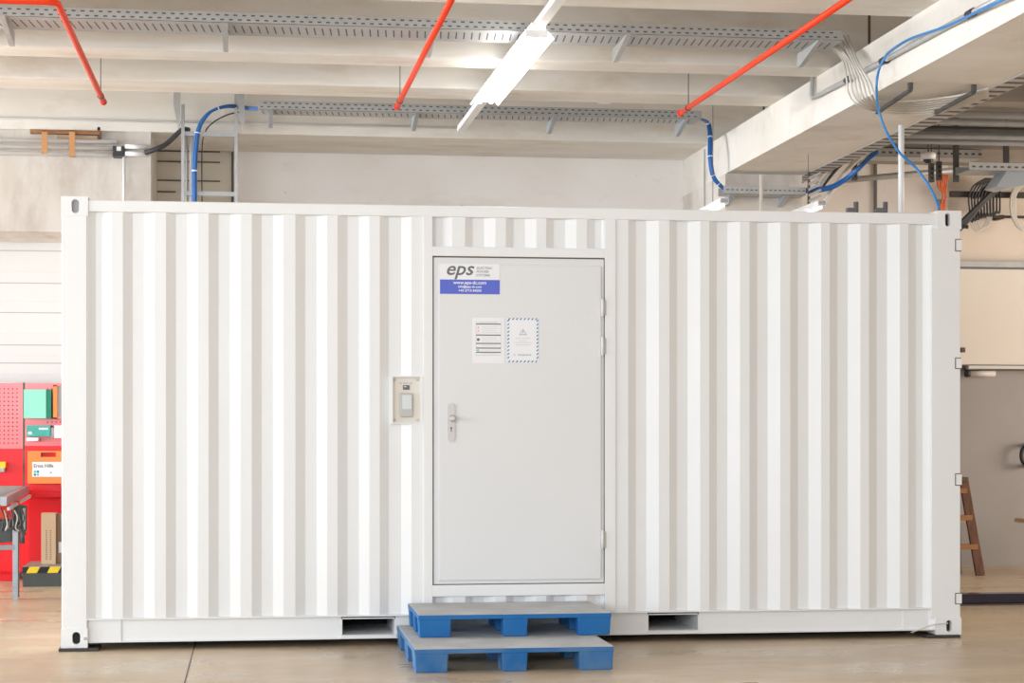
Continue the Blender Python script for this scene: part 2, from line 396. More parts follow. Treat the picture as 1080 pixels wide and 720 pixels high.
# corrugated walls
zb = 0.205                                  # top of the bottom flange
DO, DI = 0.012, 0.050
def corr_strip(cols, z0, z1):               # cols: list of (px, depth)
    m = MB(); xs = [(at(px, 450, d).x, d) for px, d in cols]
    vs = []; fs = []
    for x, d in xs: vs += [(x, d, z0), (x, d, z1)]
    for i in range(len(xs)-1): fs.append((2*i, 2*i+2, 2*i+3, 2*i+1))
    m.add(vs, fs, P)
    o = len(vs)
    vs2 = [(x, y+0.0025, z) for x, y, z in vs]
    m.add(vs2, [tuple(reversed(f)) for f in fs], P)
    return m
def pat(starts, a, b, c):
    out = []
    for s_ in starts: out += [(s_, DO), (s_+a, DI), (s_+b, DI), (s_+c, DO)]
    return out
left_cols = [(86, DO), (93, DO), (101, DI), (107, DI), (118, DO)]+pat([129.5, 175, 220, 265.5, 311.5, 356], 10.5, 22.5, 33.5)+[(400.5, DO), (410, DI), (412.5, DI)]
tail_cols = [(412.5, DI), (423, DI), (434, DO), (449, DO)]
pz0, pz1 = at(428, 446.5, 0).z, at(428, 396.5, 0).z
lp = corr_strip(left_cols, zb, ztr0+0.01)
for z0, z1 in ((zb, pz0), (pz1, ztr0+0.01)):
    q = corr_strip(tail_cols, z0, z1); k0 = len(lp.v); lp.v += q.v; lp.f += [[i+k0 for i in f] for f in q.f]; lp.m += q.m; lp.s += q.s
lp.build('side_panel', ct)
right_cols = [(645, DO)]+pat([662.5, 706, 748, 790.5, 833.5, 875, 916.5], 8, 19, 32.5)+[(958, DO), (966, DI), (973, DI), (983, DO), (988, DO)]
corr_strip(right_cols, zb, ztr0+0.01).build('side_panel', ct)
zl_top = at(546, 261, 0).z
over = [(450, DO), (452, DO), (460, DI), (466, DI), (477, DO)]+pat([490.5, 533.5, 576], 8, 20, 32)+[(619, DO), (627.5, DI), (634, DI), (645, DO)]
corr_strip(over, zl_top-0.02, ztr0+0.01).build('side_panel', ct)
zdb = at(546, 628, 0).z
corr_strip(over, zb, zdb+0.02).build('side_panel', ct)
# other walls (seen only from other positions)
def corr_y(x, sgn, y0, y1, z0, z1):
    m = MB(); vs = []; fs = []; n = 9; p = (y1-y0)/n; cols = []
    for k in range(n): cols += [(y0+k*p, 0), (y0+k*p+.07, .036), (y0+k*p+.14, .036), (y0+k*p+.21, 0)]
    cols.append((y1, 0))
    for y, d in cols: vs += [(x+sgn*d, y, z0), (x+sgn*d, y, z1)]
    for i in range(len(cols)-1): fs.append((2*i, 2*i+1, 2*i+3, 2*i+2))
    m.add(vs, fs, P); m.add([(a+0.003, b, c) for a, b, c in vs], fs, P)
    return m
corr_y(0.02, 1, 0.15, D-0.15, 0.12, H-0.06).build('end_panel', ct)
B(0, 0.1, 0.15, D-0.15, 0.04, 0.16, P).build('end_sill', ct)
B(0, 0.1, 0.15, D-0.15, H-0.1, H-0.01, P).build('end_header', ct)
for k in range(2):
    y0 = 0.13+k*(D-0.26)/2
    do = B(L-0.05, L-0.005, y0+0.005, y0+(D-0.26)/2-0.005, 0.14, H-0.1, P).build('cargo_door', ct, bevel=0.004)
    for yy in (y0+0.35, y0+0.8):
        MB().tube([(L+0.02, yy, 0.1), (L+0.02, yy, H-0.06)], 0.017, 'galvanised').build('lock_rod', do)
B(L-0.1, L, 0.13, D-0.13, 0.03, 0.14, P).build('end_sill', ct)
B(L-0.1, L, 0.13, D-0.13, H-0.1, H-0.01, P).build('end_header', ct)
m = MB(); cols = []
n = 21; p = (L-0.2)/n
for k in range(n): cols += [(0.1+k*p, 0), (0.1+k*p+.07, .036), (0.1+k*p+.14, .036), (0.1+k*p+.21, 0)]
cols.append((L-0.1, 0)); vs = []
for x, d in cols: vs += [(x, D-0.012-d, zb-0.02), (x, D-0.012-d, ztr0+0.01)]
m.add(vs, [(2*i, 2*i+1, 2*i+3, 2*i+2) for i in range(len(cols)-1)], P); m.build('back_panel', ct)
B(0.05, L-0.05, 0.05, D-0.05, H-0.045, H-0.03, P).build('roof', ct)
B(0.05, L-0.05, 0.30, D-0.05, 0.16, 0.19, 'steel_plate').build('floor_deck', ct)
# bottom rail with forklift pockets
yr = 0.045; zt_, zb_ = zb, 0.055
pk = [(at(360, 660, yr).x, at(417, 660, yr).x), (at(683, 658, yr).x, at(737, 658, yr).x)]
x0, x1 = pwL, cxR
rl = MB()
rl.box(x0-0.01, x1+0.01, 0.002, 0.08, zt_-0.008, zt_, P)
xx = [x0-0.01, pk[0][0], pk[0][1], pk[1][0], pk[1][1], x1+0.01]
for a, b in ((0, 1), (2, 3), (4, 5)):
    rl.box(xx[a], xx[b], yr, yr+0.006, zb_, zt_-0.008, P)
    rl.box(xx[a], xx[b], yr-0.03, yr+0.006, zb_-0.006, zb_, P)
rl.build('bottom_rail', ct)
B(0.16, L-0.16, D-0.05, D-0.04, zb_, zt_, P).build('bottom_rail', ct)
for a, b in pk:
    fp = MB(); t = 0.006
    fp.box(a, a+t, yr, D-0.05, zb_+0.01, zt_-0.02, P); fp.box(b-t, b, yr, D-0.05, zb_+0.01, zt_-0.02, P)
    fp.box(a, b, yr, D-0.05, zb_+0.008, zb_+0.018, P); fp.box(a, b, yr, D-0.05, zt_-0.028, zt_-0.02, P)
    fp.box(a-0.004, b+0.004, yr-0.022, yr+0.03, zb_-0.006, zb_+0.016, P)
    fp.box(a, b, D-0.06, D-0.05, zb_, zt_-0.02, 'hole_dark')
    fp.box(a+t, b-t, 0.75, 0.76, zb_+0.01, zt_-0.02, 'hole_dark')
    fp.build('forklift_pocket', ct)
g = MB()
xs1 = at(128, 660, yr).x; g.box(pwL-0.005, xs1, yr-0.008, yr, zb_, zt_-0.008, P); g.box(xs1-0.003, xs1+0.001, yr-0.0085, yr, zb_, zt_-0.008, 'ink_light'); g.build('gusset_plate', ct)
g = MB()
xs1 = at(952, 655, yr).x; g.box(xs1, cxR+0.01, yr-0.008, yr, zb_, zt_-0.008, P); g.build('gusset_plate', ct)
g = MB(); g.add([(cxR-0.055, yr, zb_), (cxR, 0.0, zb_), (cxR, 0.0, zt_-0.008), (cxR-0.055, yr, zt_-0.008)], [(0, 1, 2, 3)], P)
g.add([(cxR-0.055, yr+0.004, zb_), (cxR, 0.01, zb_), (cxR, 0.01, zt_-0.008), (cxR-0.055, yr+0.004, zt_-0.008)], [(3, 2, 1, 0)], P); g.build('gusset_plate', ct)
# right edge hinge lugs
for py0, py1 in ((252, 265), (377, 389), (499, 512), (625, 637)):
    z1, z0 = at(1010, py0, 0).z, at(1010, py1, 0).z; xa = at(1007.5, 300, -0.004).x
    o = MB(); o.box(xa, L+0.005, -0.003, 0.03, z0, z1, 'seam_dark'); o.box(xa+0.006, L+0.007, -0.007, 0.03, z0+0.006, z1-0.006, P)
    o.build('hinge_lug', ct)
# door frame
fx0, fx1 = at(446.5, 400, 0).x, at(649.5, 400, 0).x
dx0, dx1 = at(456.3, 400, 0).x, at(638, 400, 0).x
dz1 = at(546, 270.8, 0).z; dz0 = at(546, 616.0, 0).z
fz1 = zl_top; fz0 = zdb
f = MB()
f.box(fx0, dx0, -0.002, 0.09, zb-0.0, ztr0+0.002, P)
f.box(dx1, fx1, -0.002, 0.09, zb-0.0, ztr0+0.002, P)
f.box(dx0, dx1, -0.002, 0.09, dz1, fz1, P)
f.box(dx0, dx1, -0.002, 0.09, fz0, dz0, P)
f.box(dx0, dx1, 0.06, 0.09, fz0, fz1, P)
f.build('door_frame', ct, bevel=0.003)
f = MB()                                     # inner rebate of the opening and its seal
e = 0.008
for a, b, c, d in ((dx0, dx0+e, dz0, dz1), (dx1-e*0.6, dx1, dz0, dz1), (dx0, dx1, dz1-e, dz1), (dx0, dx1, dz0, dz0+e*0.7)):
    f.box(a, b, 0.012, 0.062, c, d, 'seam_dark')
f.build('door_seal', ct)
dm = 'door_paint'
lx0, lx1 = at(463, 400, -0.01).x, at(634, 400, -0.01).x
lz1 = at(546, 279.5, -0.01).z; lz0 = at(546, 611.2, -0.01).z
door = MB()
door.box(dx0+e, dx1-e*0.6, 0.012, 0.06, dz0+e*0.7, dz1-e, dm)
door.box(lx0, lx1, -0.008, 0.012, lz0, lz1, dm)
door = door.build('door', ct, bevel=0.003)
for py0, py1 in ((315, 334), (355, 375), (559, 579)):
    z1, z0 = at(636, py0, 0).z, at(636, py1, 0).z; xa = at(635.6, 400, -0.02).x
    MB().tube([(xa, -0.014, z0), (xa, -0.014, z1)], 0.009, P, 12).box(xa+0.004, xa+0.028, -0.004, 0.012, z0+0.01, z1-0.01, 'reader_grey').build('hinge', door)
# handle plate
hx = at(476, 440, -0.02).x; hz0 = at(476, 466, -0.02).z; hz1 = at(476, 425, -0.02).z; hw = 0.024
hp = MB(); out = []
for k in range(9):
    a = PI*k/8; out.append((hx+math.cos(a)*hw, hz1-hw+math.sin(a)*hw))
for k in range(9):
    a = PI+PI*k/8; out.append((hx+math.cos(a)*hw, hz0+hw+math.sin(a)*hw))
hp.prism(out, -0.018, -0.008, 'handle_metal')
kz = at(476, 452, -0.02).z
hp.tube([(hx, -0.0195, kz+0.006), (hx, -0.016, kz+0.006)], 0.0065, 'ink_grey', 12); hp.box(hx-0.003, hx+0.003, -0.0195, -0.016, kz-0.018, kz+0.004, 'ink_grey')
hp = hp.build('handle_plate', door, label='brushed metal handle plate with keyhole')
nz = at(476, 441, -0.02).z
MB().tube([(hx+.004, -0.018, nz), (hx+.004, -0.045, nz), (hx+.004, -0.052, nz), (hx+.004, -0.068, nz), (hx+.004, -0.074, nz)], [0.010, 0.010, 0.020, 0.022, 0.014], 'handle_metal', 16).build('door_knob', door)
# access panel with reader
kx0, kx1 = at(414.5, 420, 0).x, at(443, 420, 0).x; kz1, kz0 = at(428, 397.5, 0).z, at(428, 445.5, 0).z
kp = MB(); t = 0.006; yy = 0.036
kp.box(kx0-0.012, kx0, -0.002, 0.055, kz0-0.008, kz1+0.008, P); kp.box(kx1, at(446.4, 420, 0).x+0.0, -0.002, 0.055, kz0-0.008, kz1+0.008, P)
kp.box(kx0, kx1, -0.002, 0.055, kz1, kz1+0.008, P); kp.box(kx0, kx1, -0.002, 0.055, kz0-0.008, kz0, P)
kp.box(kx0, kx1, 0.034, 0.04, kz0, kz1, 'reader_plate')
for x in (kx0+0.014, kx1-0.014):
    for z in (kz0+0.018, kz1-0.018): kp.tube([(x, 0.026, z), (x, 0.036, z)], 0.008, 'reader_grey', 10)
zt_ = at(428, 404, 0.03).z; xm_ = (kx0+kx1)/2
for da, db in ((-0.045, -0.028), (-0.02, 0.012), (0.02, 0.042)): kp.box(xm_+da, xm_+db, 0.0335, 0.035, zt_-0.003, zt_+0.003, 'ink_mid')
kp = kp.build('access_panel', ct, label='recessed beige access panel with card reader')
a0, a1 = at(425, 400, 0.03).x, at(432, 400, 0.03).x; b1, b0 = at(428, 406, 0.03).z, at(428, 410.8, 0.03).z
MB().box(a0, a1, 0.028, 0.036, b0, b1, 'ink_grey').box(a0+0.006, a0+0.022, 0.0275, 0.03, b0+0.016, b1-0.006, 'ink_light').build('display', kp)
a0, a1 = at(421.8, 400, 0.01).x, at(435.5, 400, 0.01).x; b1, b0 = at(428, 414.5, 0.01).z, at(428, 439.5, 0.01).z
cr = B(a0, a1, 0.006, 0.034, b0, b1, 'reader_grey').build('card_reader', kp, bevel=0.006)
B(a0+0.016, a1-0.008, 0.003, 0.01, b0+0.05, b1-0.012, 'reader_window').build('reader_window', kp, bevel=0.002)
# signs on the door
YS = -0.0085
sx0_, sx1_ = at(464, 300, YS).x, at(527, 300, YS).x
s1, sm, s0 = at(495, 278.3, YS).z, at(495, 294.9, YS).z, at(495, 310.0, YS).z
sg = MB(); sg.box(sx0_, sx1_, YS-0.0015, YS, sm, s1, 'label_white'); sg.box(sx0_, sx1_, YS-0.0015, YS, s0, sm, 'sign_blue')
Yt = YS-0.002; W = sx1_-sx0_
sg.text('eps', sx0_+0.034, sm+0.032, Yt, 0.126, 'ink_grey', shear=0.28, sx=1.08, thick=0.0016)
for k, t_ in enumerate(('ELECTRIC', 'POWER', 'SYSTEMS')):
    sg.text(t_, sx0_+W*0.61-0.002*k, s1-0.034-0.0235*k, Yt, 0.0215, 'ink_mid', shear=0.25, sx=1.12, thick=0.0007)
cx = (sx0_+sx1_)/2
sg.text('www.eps-dc.com', cx, sm-0.029, Yt, 0.030, 'label_white', align='CENTER', sx=1.05, thick=0.0007)
sg.text('info@eps-dc.com', cx, sm-0.053, Yt, 0.021, 'label_white', align='CENTER', sx=1.05, thick=0.0006)
sg.text('+43 2713 84550', cx, sm-0.079, Yt, 0.022, 'label_white', align='CENTER', sx=1.05, thick=0.0006)
sg.build('company_sign', door, label='white and blue company sign with grey lettering')
# notice with black bars
a0, a1 = at(498, 360, YS).x, at(531.7, 360, YS).x; b1, b0 = at(515, 335, YS).z, at(515, 383, YS).z
nt_ = MB(); nt_.box(a0, a1, YS-0.0015, YS, b0, b1, 'label_white')
i0, i1 = at(502, 360, YS).x, at(528.2, 360, YS).x
def zpy(p): return at(515, p, YS).z
for p in (341.6, 353.3, 362.1, 367.0, 371.4):
    nt_.box(i0, i1, Yt, Yt+0.0008, zpy(p)-0.0036, zpy(p)+0.0036, 'ink_grey')
nt_.box(i0, i0+0.0015, Yt, Yt+0.0008, zpy(374.7), zpy(338), 'ink_mid'); nt_.box(i1-0.0015, i1, Yt, Yt+0.0008, zpy(374.7), zpy(338), 'ink_mid')
nt_.box(i0, i1, Yt, Yt+0.0008, zpy(374.9), zpy(374.6), 'ink_mid')
nt_.box(i0+0.02, i1-0.02, Yt, Yt+0.0008, zpy(340.1), zpy(339.3), 'ink_light')
for p in (345, 348.5): nt_.prism([(i0+0.008, zpy(p+1.3)), (i0+0.022, zpy(p+1.3)), (i0+0.015, zpy(p-1.2))], Yt, Yt+0.0008, 'ink_orange')
nt_.tube([(i0+0.015, Yt, zpy(358)), (i0+0.015, Yt+.0008, zpy(358))], 0.010, 'ink_grey', 12)
nt_.box(i0+0.006, i0+0.02, Yt, Yt+0.0008, zpy(370), zpy(368.6), 'ink_green')
for p in (344.5, 346.5, 348.5, 350.5, 356, 358, 360, 364.7, 369.2, 373.2):
    nt_.box(i0+0.04, i1-0.01-random.random()*0.03, Yt, Yt+0.0008, zpy(p)-0.0012, zpy(p)+0.0012, 'ink_light')
nt_.build('notice_sheet', door, label='white notice sheet ruled with dark bars')
# notice with blue-striped border
a0, a1 = at(535.2, 360, YS).x, at(567.7, 360, YS).x; b1, b0 = at(551, 335.4, YS).z, at(551, 382, YS).z
nt_ = MB(); nt_.box(a0, a1, YS-0.0015, YS, b0, b1, 'label_white')
bw = 0.012; n = 8
for k in range(n):
    x = a0+(a1-a0)*(k+0.35)/n
    for z in (b0, b1-bw): nt_.prism([(x-0.006, z), (x+0.004, z), (x+0.012, z+bw), (x+0.002, z+bw)], Yt, Yt+0.0008, 'ink_stripe_blue')
n = 12
for k in range(1, n):
    z = b0+(b1-b0)*(k+0.2)/n
    for x in (a0, a1-bw): nt_.prism([(x, z-0.006), (x+bw, z+0.002), (x+bw, z+0.011), (x, z+0.003)], Yt, Yt+0.0008, 'ink_stripe_blue')
cx = (a0+a1)/2
tz0, tz1 = zpy(353), zpy(346.3)
nt_.prism([(cx-0.027, tz0), (cx+0.027, tz0), (cx, tz1)], Yt, Yt+0.0008, 'ink_mid')
nt_.prism([(cx-0.019, tz0+0.005), (cx+0.019, tz0+0.005), (cx, tz1-0.009)], Yt-0.0006, Yt, 'label_white')
nt_.prism([(cx-0.003, tz0+0.008), (cx+0.004, tz0+0.020), (cx+0.001, tz0+0.020), (cx+0.005, tz0+0.032), (cx-0.004, tz0+0.018), (cx, tz0+0.018)], Yt-0.0012, Yt-0.0006, 'ink_grey')
for p, hw_ in ((356.5, 0.05), (359, 0.028), (361, 0.062), (363.5, 0.05)):
    nt_.box(cx-hw_, cx+hw_, Yt, Yt+0.0008, zpy(p)-0.0016, zpy(p)+0.0016, 'ink_light')
for q in range(8): nt_.box(cx-0.034+q*0.0115, cx-0.026+q*0.0115, Yt, Yt+0.0008, zpy(374.6)-0.001*(q % 2), zpy(373.3), 'ink_mid')
nt_.prism([(cx-0.06, zpy(374.8)), (cx-0.052, zpy(374.8)), (cx-0.054, zpy(373)), (cx-0.058, zpy(373))], Yt, Yt+0.0008, 'ink_mid')
nt_.build('notice_sheet', door, label='white warning sheet with blue striped border')

# shim plates under the corner castings
for (pa, pb, py, lab) in ((62, 104, 683, 'dark steel shim plate under the left front corner of the container'), (976, 1012, 668, 'dark steel shim plate under the right front corner of the container')):
    xa, xb = at(pa, py, -0.02).x, at(pb, py, -0.02).x
    B(xa, xb, -0.04, 0.2, 0.0, Z0, 'steel_plate').build('shim_plate', label=lab, cat='steel plate', bevel=0.002)
for xa, xb, sd_ in ((0, 0.2, 'left'), (L-0.2, L, 'right')):
    B(xa, xb, D-0.2, D+0.02, 0.0, Z0, 'steel_plate').build('shim_plate', label=f'dark steel shim plate under the {sd_} rear corner of the container', cat='steel plate')
w_ = spline([at(1000, 657, -0.03), at(985, 659, -0.05), at(972, 664, -0.06), at(962, 667, -0.05)])
for p_ in w_: p_.y = -0.03-0.0; 
MB().tube(w_, 0.004, 'cable_white', 6).build('earthing_wire', label='thin pale wire trailing from the right lower corner casting to the floor', cat='wire')

# =================================================================== PALLETS
def pallet(zt, x0, x1, y0, y1, zbase, label, mblue):
    t = thing('plastic_pallet', ((x0+x1)/2, (y0+y1)/2, zbase), label, 'pallet', 'blue pallets stacked as steps')
    dh = 0.030
    dk = MB()
    dk.box(x0, x1, y0, y1, zt-dh, zt-0.004, mblue)
    dk.box(x0+0.003, x1-0.003, y0+0.003, y1, zt-0.004, zt, 'pallet_top')
    for fx in (0.08, 0.5, 0.92):
        for fy in (0.10, 0.9):
            cx, cy = x0+fx*(x1-x0), y0+fy*(y1-y0)
            dk.tube([(cx, cy, zt-0.001), (cx, cy, zt+0.0006)], 0.017, 'ink_mid', 12)
    for fx in (0.08, 0.5, 0.92):                 # moulded ribs below the deck
        cx = x0+fx*(x1-x0); dk.box(cx-0.05, cx+0.05, y0+0.05, y1-0.05, zt-dh-0.012, zt-dh, mblue)
    dk.build('deck', t, bevel=0.004)
    ws = [(0, 0.17), (0.433, 0.567), (0.822, 1.0)]
    ds = [(0, 0.16), (0.42, 0.58), (0.84, 1.0)]
    for a, b in ws:
        for c, d in ds:
            xa, xb = x0+a*(x1-x0)+0.002, x0+b*(x1-x0)-0.002; ya, yb = y0+c*(y1-y0)+0.002, y0+d*(y1-y0)-0.002
            q = 0.006; m = MB()
            z0_, z1_ = zbase, zt-dh+0.001
            vs = [(xa+q, ya+q, z0_), (xb-q, ya+q, z0_), (xb-q, yb-q, z0_), (xa+q, yb-q, z0_), (xa, ya, z1_), (xb, ya, z1_), (xb, yb, z1_), (xa, yb, z1_)]
            m.add(vs, [(3,2,1,0),(4,5,6,7),(0,1,5,4),(1,2,6,5),(2,3,7,6),(3,0,4,7)], mblue)
            m.build('foot', t, bevel=0.006)
    return t
ph = 0.142
p0 = atz(436.8, 683.7, ph); p1 = atz(648.5, 681.5, ph)
pallet(ph, p0.x, p1.x, (p0.y+p1.y)/2, -0.045, 0.0, 'blue plastic pallet lying on the floor, the lower and deeper step, worn grey', 'pallet_blue_worn')
q0 = atz(441.3, 648.2, 2*ph); q1 = atz(645, 645.7, 2*ph)
pallet(2*ph, q0.x, q1.x, (q0.y+q1.y)/2, -0.03, ph+0.0008, 'blue plastic pallet on top of the other, the upper step at the door', 'pallet_blue')

# =================================================================== CEILING SERVICES
def slots_row(m, xa, xb, pitch, w, y, z0, z1):
    x = xa
    while x < xb: m.box(x, x+w, y-0.001, y, z0, z1, 'seam_dark'); x += pitch
def tray(name, label, xa, xb, ya, yb, z, side, brackets, group=None, slotty=True, bm='bracket_blue'):
    t = thing('cable_tray', ((xa+xb)/2, (ya+yb)/2, z), label, 'cable tray', group)
    m = MB(); G = 'galvanised'
    m.box(xa, xb, ya, ya+0.003, z, z+side, G); m.box(xa, xb, yb-0.003, yb, z, z+side, G); m.box(xa, xb, ya, yb, z, z+0.003, G)
    if slotty is True:
        s = m
        slots_row(s, xa+0.02, xb-0.05, 0.06, 0.026, ya, z+side*0.22, z+side*0.36)
        slots_row(s, xa+0.05, xb-0.05, 0.06, 0.026, ya, z+side*0.66, z+side*0.80)
        x = xa+0.03; dx = 0.0
        while x < xb-0.05:                              # oblique slots in the bottom
            y0_, y1_ = ya+(yb-ya)*0.22, ya+(yb-ya)*0.78
            s.add([(x, y0_, z-0.001), (x+0.010, y0_, z-0.001), (x+0.010+0.02, y1_, z-0.001), (x+0.02, y1_, z-0.001)], [(0, 3, 2, 1)], 'seam_dark')
            x += 0.055
    if isinstance(slotty, tuple): slots_row(m, xa+0.03, xb-0.03 if xb-xa < 4 else xa+3, slotty[0], slotty[1], ya, z+slotty[2], z+slotty[3])
    m.build('tray_body', t)
    for bx in brackets:
        b = MB()
        vs = [(bx, ya-0.03, z-0.002), (bx, yb+0.10, z-0.002), (bx, yb+0.10, z-0.10), (bx, yb+0.03, z-0.10)]
        vs2 = [(x+0.035, y, zz) for x, y, zz in vs]
        b.add(vs+vs2, [(0,1,2,3),(7,6,5,4),(0,4,5,1),(1,5,6,2),(2,6,7,3),(3,7,4,0)], bm)
        b.build('bracket', t)
    return t
# front tray between ribs
zt1 = 4.20
ya = atz(540, 32.5, zt1).y; yb = atz(540, 45.5, zt1).y
tray('a', 'long grey perforated cable tray nearest the camera, white cables at its right end', XL+4, at(889, 30, ya).x, ya, yb, zt1, 0.07,
     [atz(px, 45, zt1).x for px in (-850, -640, -420, -200, 17, 236, 449, 652, 858)], bm='galvanised')
zt2 = 4.20
ya = atz(540, 121, zt2).y; yb = ya+0.30
XT2 = at(740, 120, ya).x
tray('b', 'grey perforated cable tray farther back above the white wall, blue cable at each end', at(272, 120, ya).x, XT2, ya, yb, zt2, 0.075,
     [atz(px, 128, zt2).x for px in (283, 433, 578, 718)])
YT2 = (ya+yb)/2
# red pipes running to the back
def rpipe(zp, a, b, lab, extra=None):
    A = atz(*a, zp); Bp = atz(*b, zp); x = (A.x+Bp.x)/2
    t = thing('sprinkler_pipe', (x, (A.y+Bp.y)/2, zp), lab, 'pipe')
    y0_ = A.y
    pts = [(A.x, y0_, zp), (Bp.x, Bp.y, zp)]
    if extra: pts = extra(A, zp)+pts[1:]
    MB().tube(pts, 0.021, 'red_pipe', 14).build('pipe_run', t)
    MB().tube([(Bp.x, Bp.y-0.01, zp), (Bp.x, Bp.y+0.03, zp)], 0.026, 'red_pipe', 14).build('end_cap', t)
    m = MB(); ym = Bp.y-0.25; xm = Bp.x+(A.x-Bp.x)*0.25/(Bp.y-A.y)
    m.tube([(xm, ym, zp+0.01), (xm, ym, ZC+0.55)], 0.004, 'galvanised_dark', 6)
    m.tube([(xm, ym-0.01, zp), (xm, ym+0.01, zp)], 0.026, 'galvanised_dark', 12)
    m.build('pipe_hanger', t)
    return A, Bp
def ex(A, zp):
    e = atz(60, 2, zp); f0 = atz(60, 2, zp)+Vector((-7, 0, 0))
    return [f0, e+Vector((-0.06, -0.0, 0)), e+Vector((-0.015, 0.01, 0)), e+Vector((0, 0.05, 0))]
rpipe(3.98, (60, 3), (109, 107), 'red pipe at left with an elbow, running from the upper left corner towards the back', ex)
rpipe(3.98, (481, -10), (419, 112), 'red straight pipe in the middle of the ceiling beside the lit lamp', None)
rpipe(3.98, (908, -10), (718, 119), 'red straight pipe on the right running beside the concrete girder', None)
# lighting trunking and lamp
zk = 4.12
A = atz(596, -10, zk); Bq = atz(486, 136, zk)
MB().bar(A, Bq, 0.065, 0.05, 'white_plastic').build('lighting_trunking', label='narrow white lighting trunking running from the front towards the back wall above the lamp', cat='trunking')
zlp = 4.03
A = atz(566, 38, zlp); Bq = atz(511, 108, zlp); d = (Bq-A).normalized(); sd = Vector((d.y, -d.x, 0)); wd = 0.115
lt = thing('fluorescent_lamp', (A+Bq)/2, 'glowing white fluorescent ceiling lamp under the white trunking', 'lamp')
m = MB()
prof = [(-0.05, 0.06), (0.05, 0.06), (0.115, -0.015), (0.108, -0.022), (0.045, 0.045), (-0.045, 0.045), (-0.108, -0.022), (-0.115, -0.015)]
vs = [A+sd*a+Vector((0, 0, b)) for a, b in prof]+[Bq+sd*a+Vector((0, 0, b)) for a, b in prof]
n = 8
m.add(vs, [(i, (i+1) % n, (i+1) % n+n, i+n) for i in range(n)], 'lamp_glow'); m.build('reflector', lt)
for s_ in (-1, 1):
    MB().tube([A+sd*0.045*s_+d*0.05, Bq+sd*0.045*s_-d*0.05], 0.02, 'lamp_glow', 12).build('lamp_tube', lt)
for p_ in (A+d*0.02, Bq-d*0.05):
    MB().bar(p_-sd*0.075+Vector((0, 0, 0.02)), p_+sd*0.075+Vector((0, 0, 0.02)), 0.04, 0.05, 'lamp_white').build('lamp_holder', lt)
MB().bar(A+Vector((0, 0, 0.075)), Bq+Vector((0, 0, 0.075)), 0.07, 0.03, 'lamp_white').build('housing', lt)
# red valve and junction box
v = at(445, 68, 3.2)
m = MB(); m.tube([(v.x, v.y, ZC+0.05), (v.x, v.y, v.z-0.03)], 0.014, 'valve_red'); m.tube([(v.x, v.y, v.z-0.02), (v.x+0.09, v.y, v.z-0.03)], 0.012, 'valve_red')
m.build('valve_stub', label='small dark red valve under the ceiling right of the middle red pipe', cat='valve')
j0, j1 = at(631, 104, 4.9), at(644, 109, 4.9)
m = MB(); m.box(j0.x, j1.x, 4.86, 4.95, j1.z, j0.z, 'white_plastic'); m.box((j0.x+j1.x)/2+.01, (j0.x+j1.x)/2+0.05, 4.88, 4.93, j0.z, ZC+0.56, 'galvanised')
m.build('junction_box', label='small white junction box under the ceiling between lamp and right red pipe', cat='junction box')
# thin white conduit on last rib
ybm = rib_y(147)-0.02
a = at(-700, 124.5, ybm); a0_ = at(-40, 124.5, ybm); b = at(482, 134, ybm); zz = (a0_.z+b.z)/2
MB().tube([(a.x, ybm, zz), (b.x, ybm, zz)], 0.010, 'white_plastic').build('thin_conduit', label='thin white conduit along the rearmost ceiling rib from the left edge to the lamp', cat='conduit')

# =================================================================== UPPER LEFT: conduits, planks, ladder
yc = YLN-0.09
grp = 'white conduits on the concrete lintel'
for k, (py, px1) in enumerate(((151, 123), (156.5, 120), (163, 120))):
    a = at(-700, py, yc); b = at(px1, py, yc)
    nm = ['topmost of the three thick white conduits on the concrete lintel', 'middle one of the three thick white conduits on the concrete lintel', 'lowest of the three thick white conduits on the concrete lintel'][k]
    MB().tube([(a.x, yc, b.z-0.01), (b.x, yc, b.z+(0.012 if k == 0 else 0))], 0.019, 'white_plastic', 12).build('conduit', label=nm, cat='conduit', group=grp)
m = MB(); a = at(125, 152, yc-0.02); c = at(125, 163, yc-0.02)
m.box(a.x-0.05, a.x+0.05, yc-0.05, YLN, c.z-0.02, a.z-0.02, 'cable_black'); m.box(a.x-0.015, a.x+0.025, yc-0.055, yc-0.045, c.z+0.03, c.z+0.07, 'white_plastic')
m.build('conduit_clamp', label='black clamp block joining the white conduits over the lintel end', cat='clamp')
for k, py in enumerate((154.5, 162)):
    a = at(132, py, YLN-0.12); b = at(155, py, YLN-0.12)
    MB().tube([(a.x, YLN-0.12, a.z), (b.x, YLN-0.12, a.z)], 0.022, 'white_plastic', 12).build('short_conduit', label=['upper short white conduit crossing the column head', 'lower short white conduit crossing the column head'][k], cat='conduit')
yb_ = YLN-0.16
MB().tube(spline([at(153, 161, YLN-0.13), at(162, 158, yb_), at(175, 152, yb_), at(187, 141, yb_), at(193, 136.5, yb_), at(199, 137, yb_+0.05)]), 0.024, 'cable_black', 10).build('flexible_hose', label='dark flexible hose rising from the conduits to the cable ladder', cat='hose')
MB().tube([at(131, 164, YLN-0.1), Vector((at(131, 164, YLN-0.1).x, YLN-0.1, 2.4))], 0.015, 'white_plastic').build('vertical_conduit', label='thin vertical white conduit down the left edge of the column', cat='conduit')
yp = YLN-0.03
a, b = at(32, 137, yp), at(106, 142.5, yp)
MB().box(a.x, b.x, yp-0.04, YLN, b.z, a.z, 'wood_brown').build('wooden_plank', label='dark brown wooden plank screwed under the rear ceiling rib', cat='plank', bevel=0.003)
a, b = at(60, 143, yp), at(103, 147, yp)
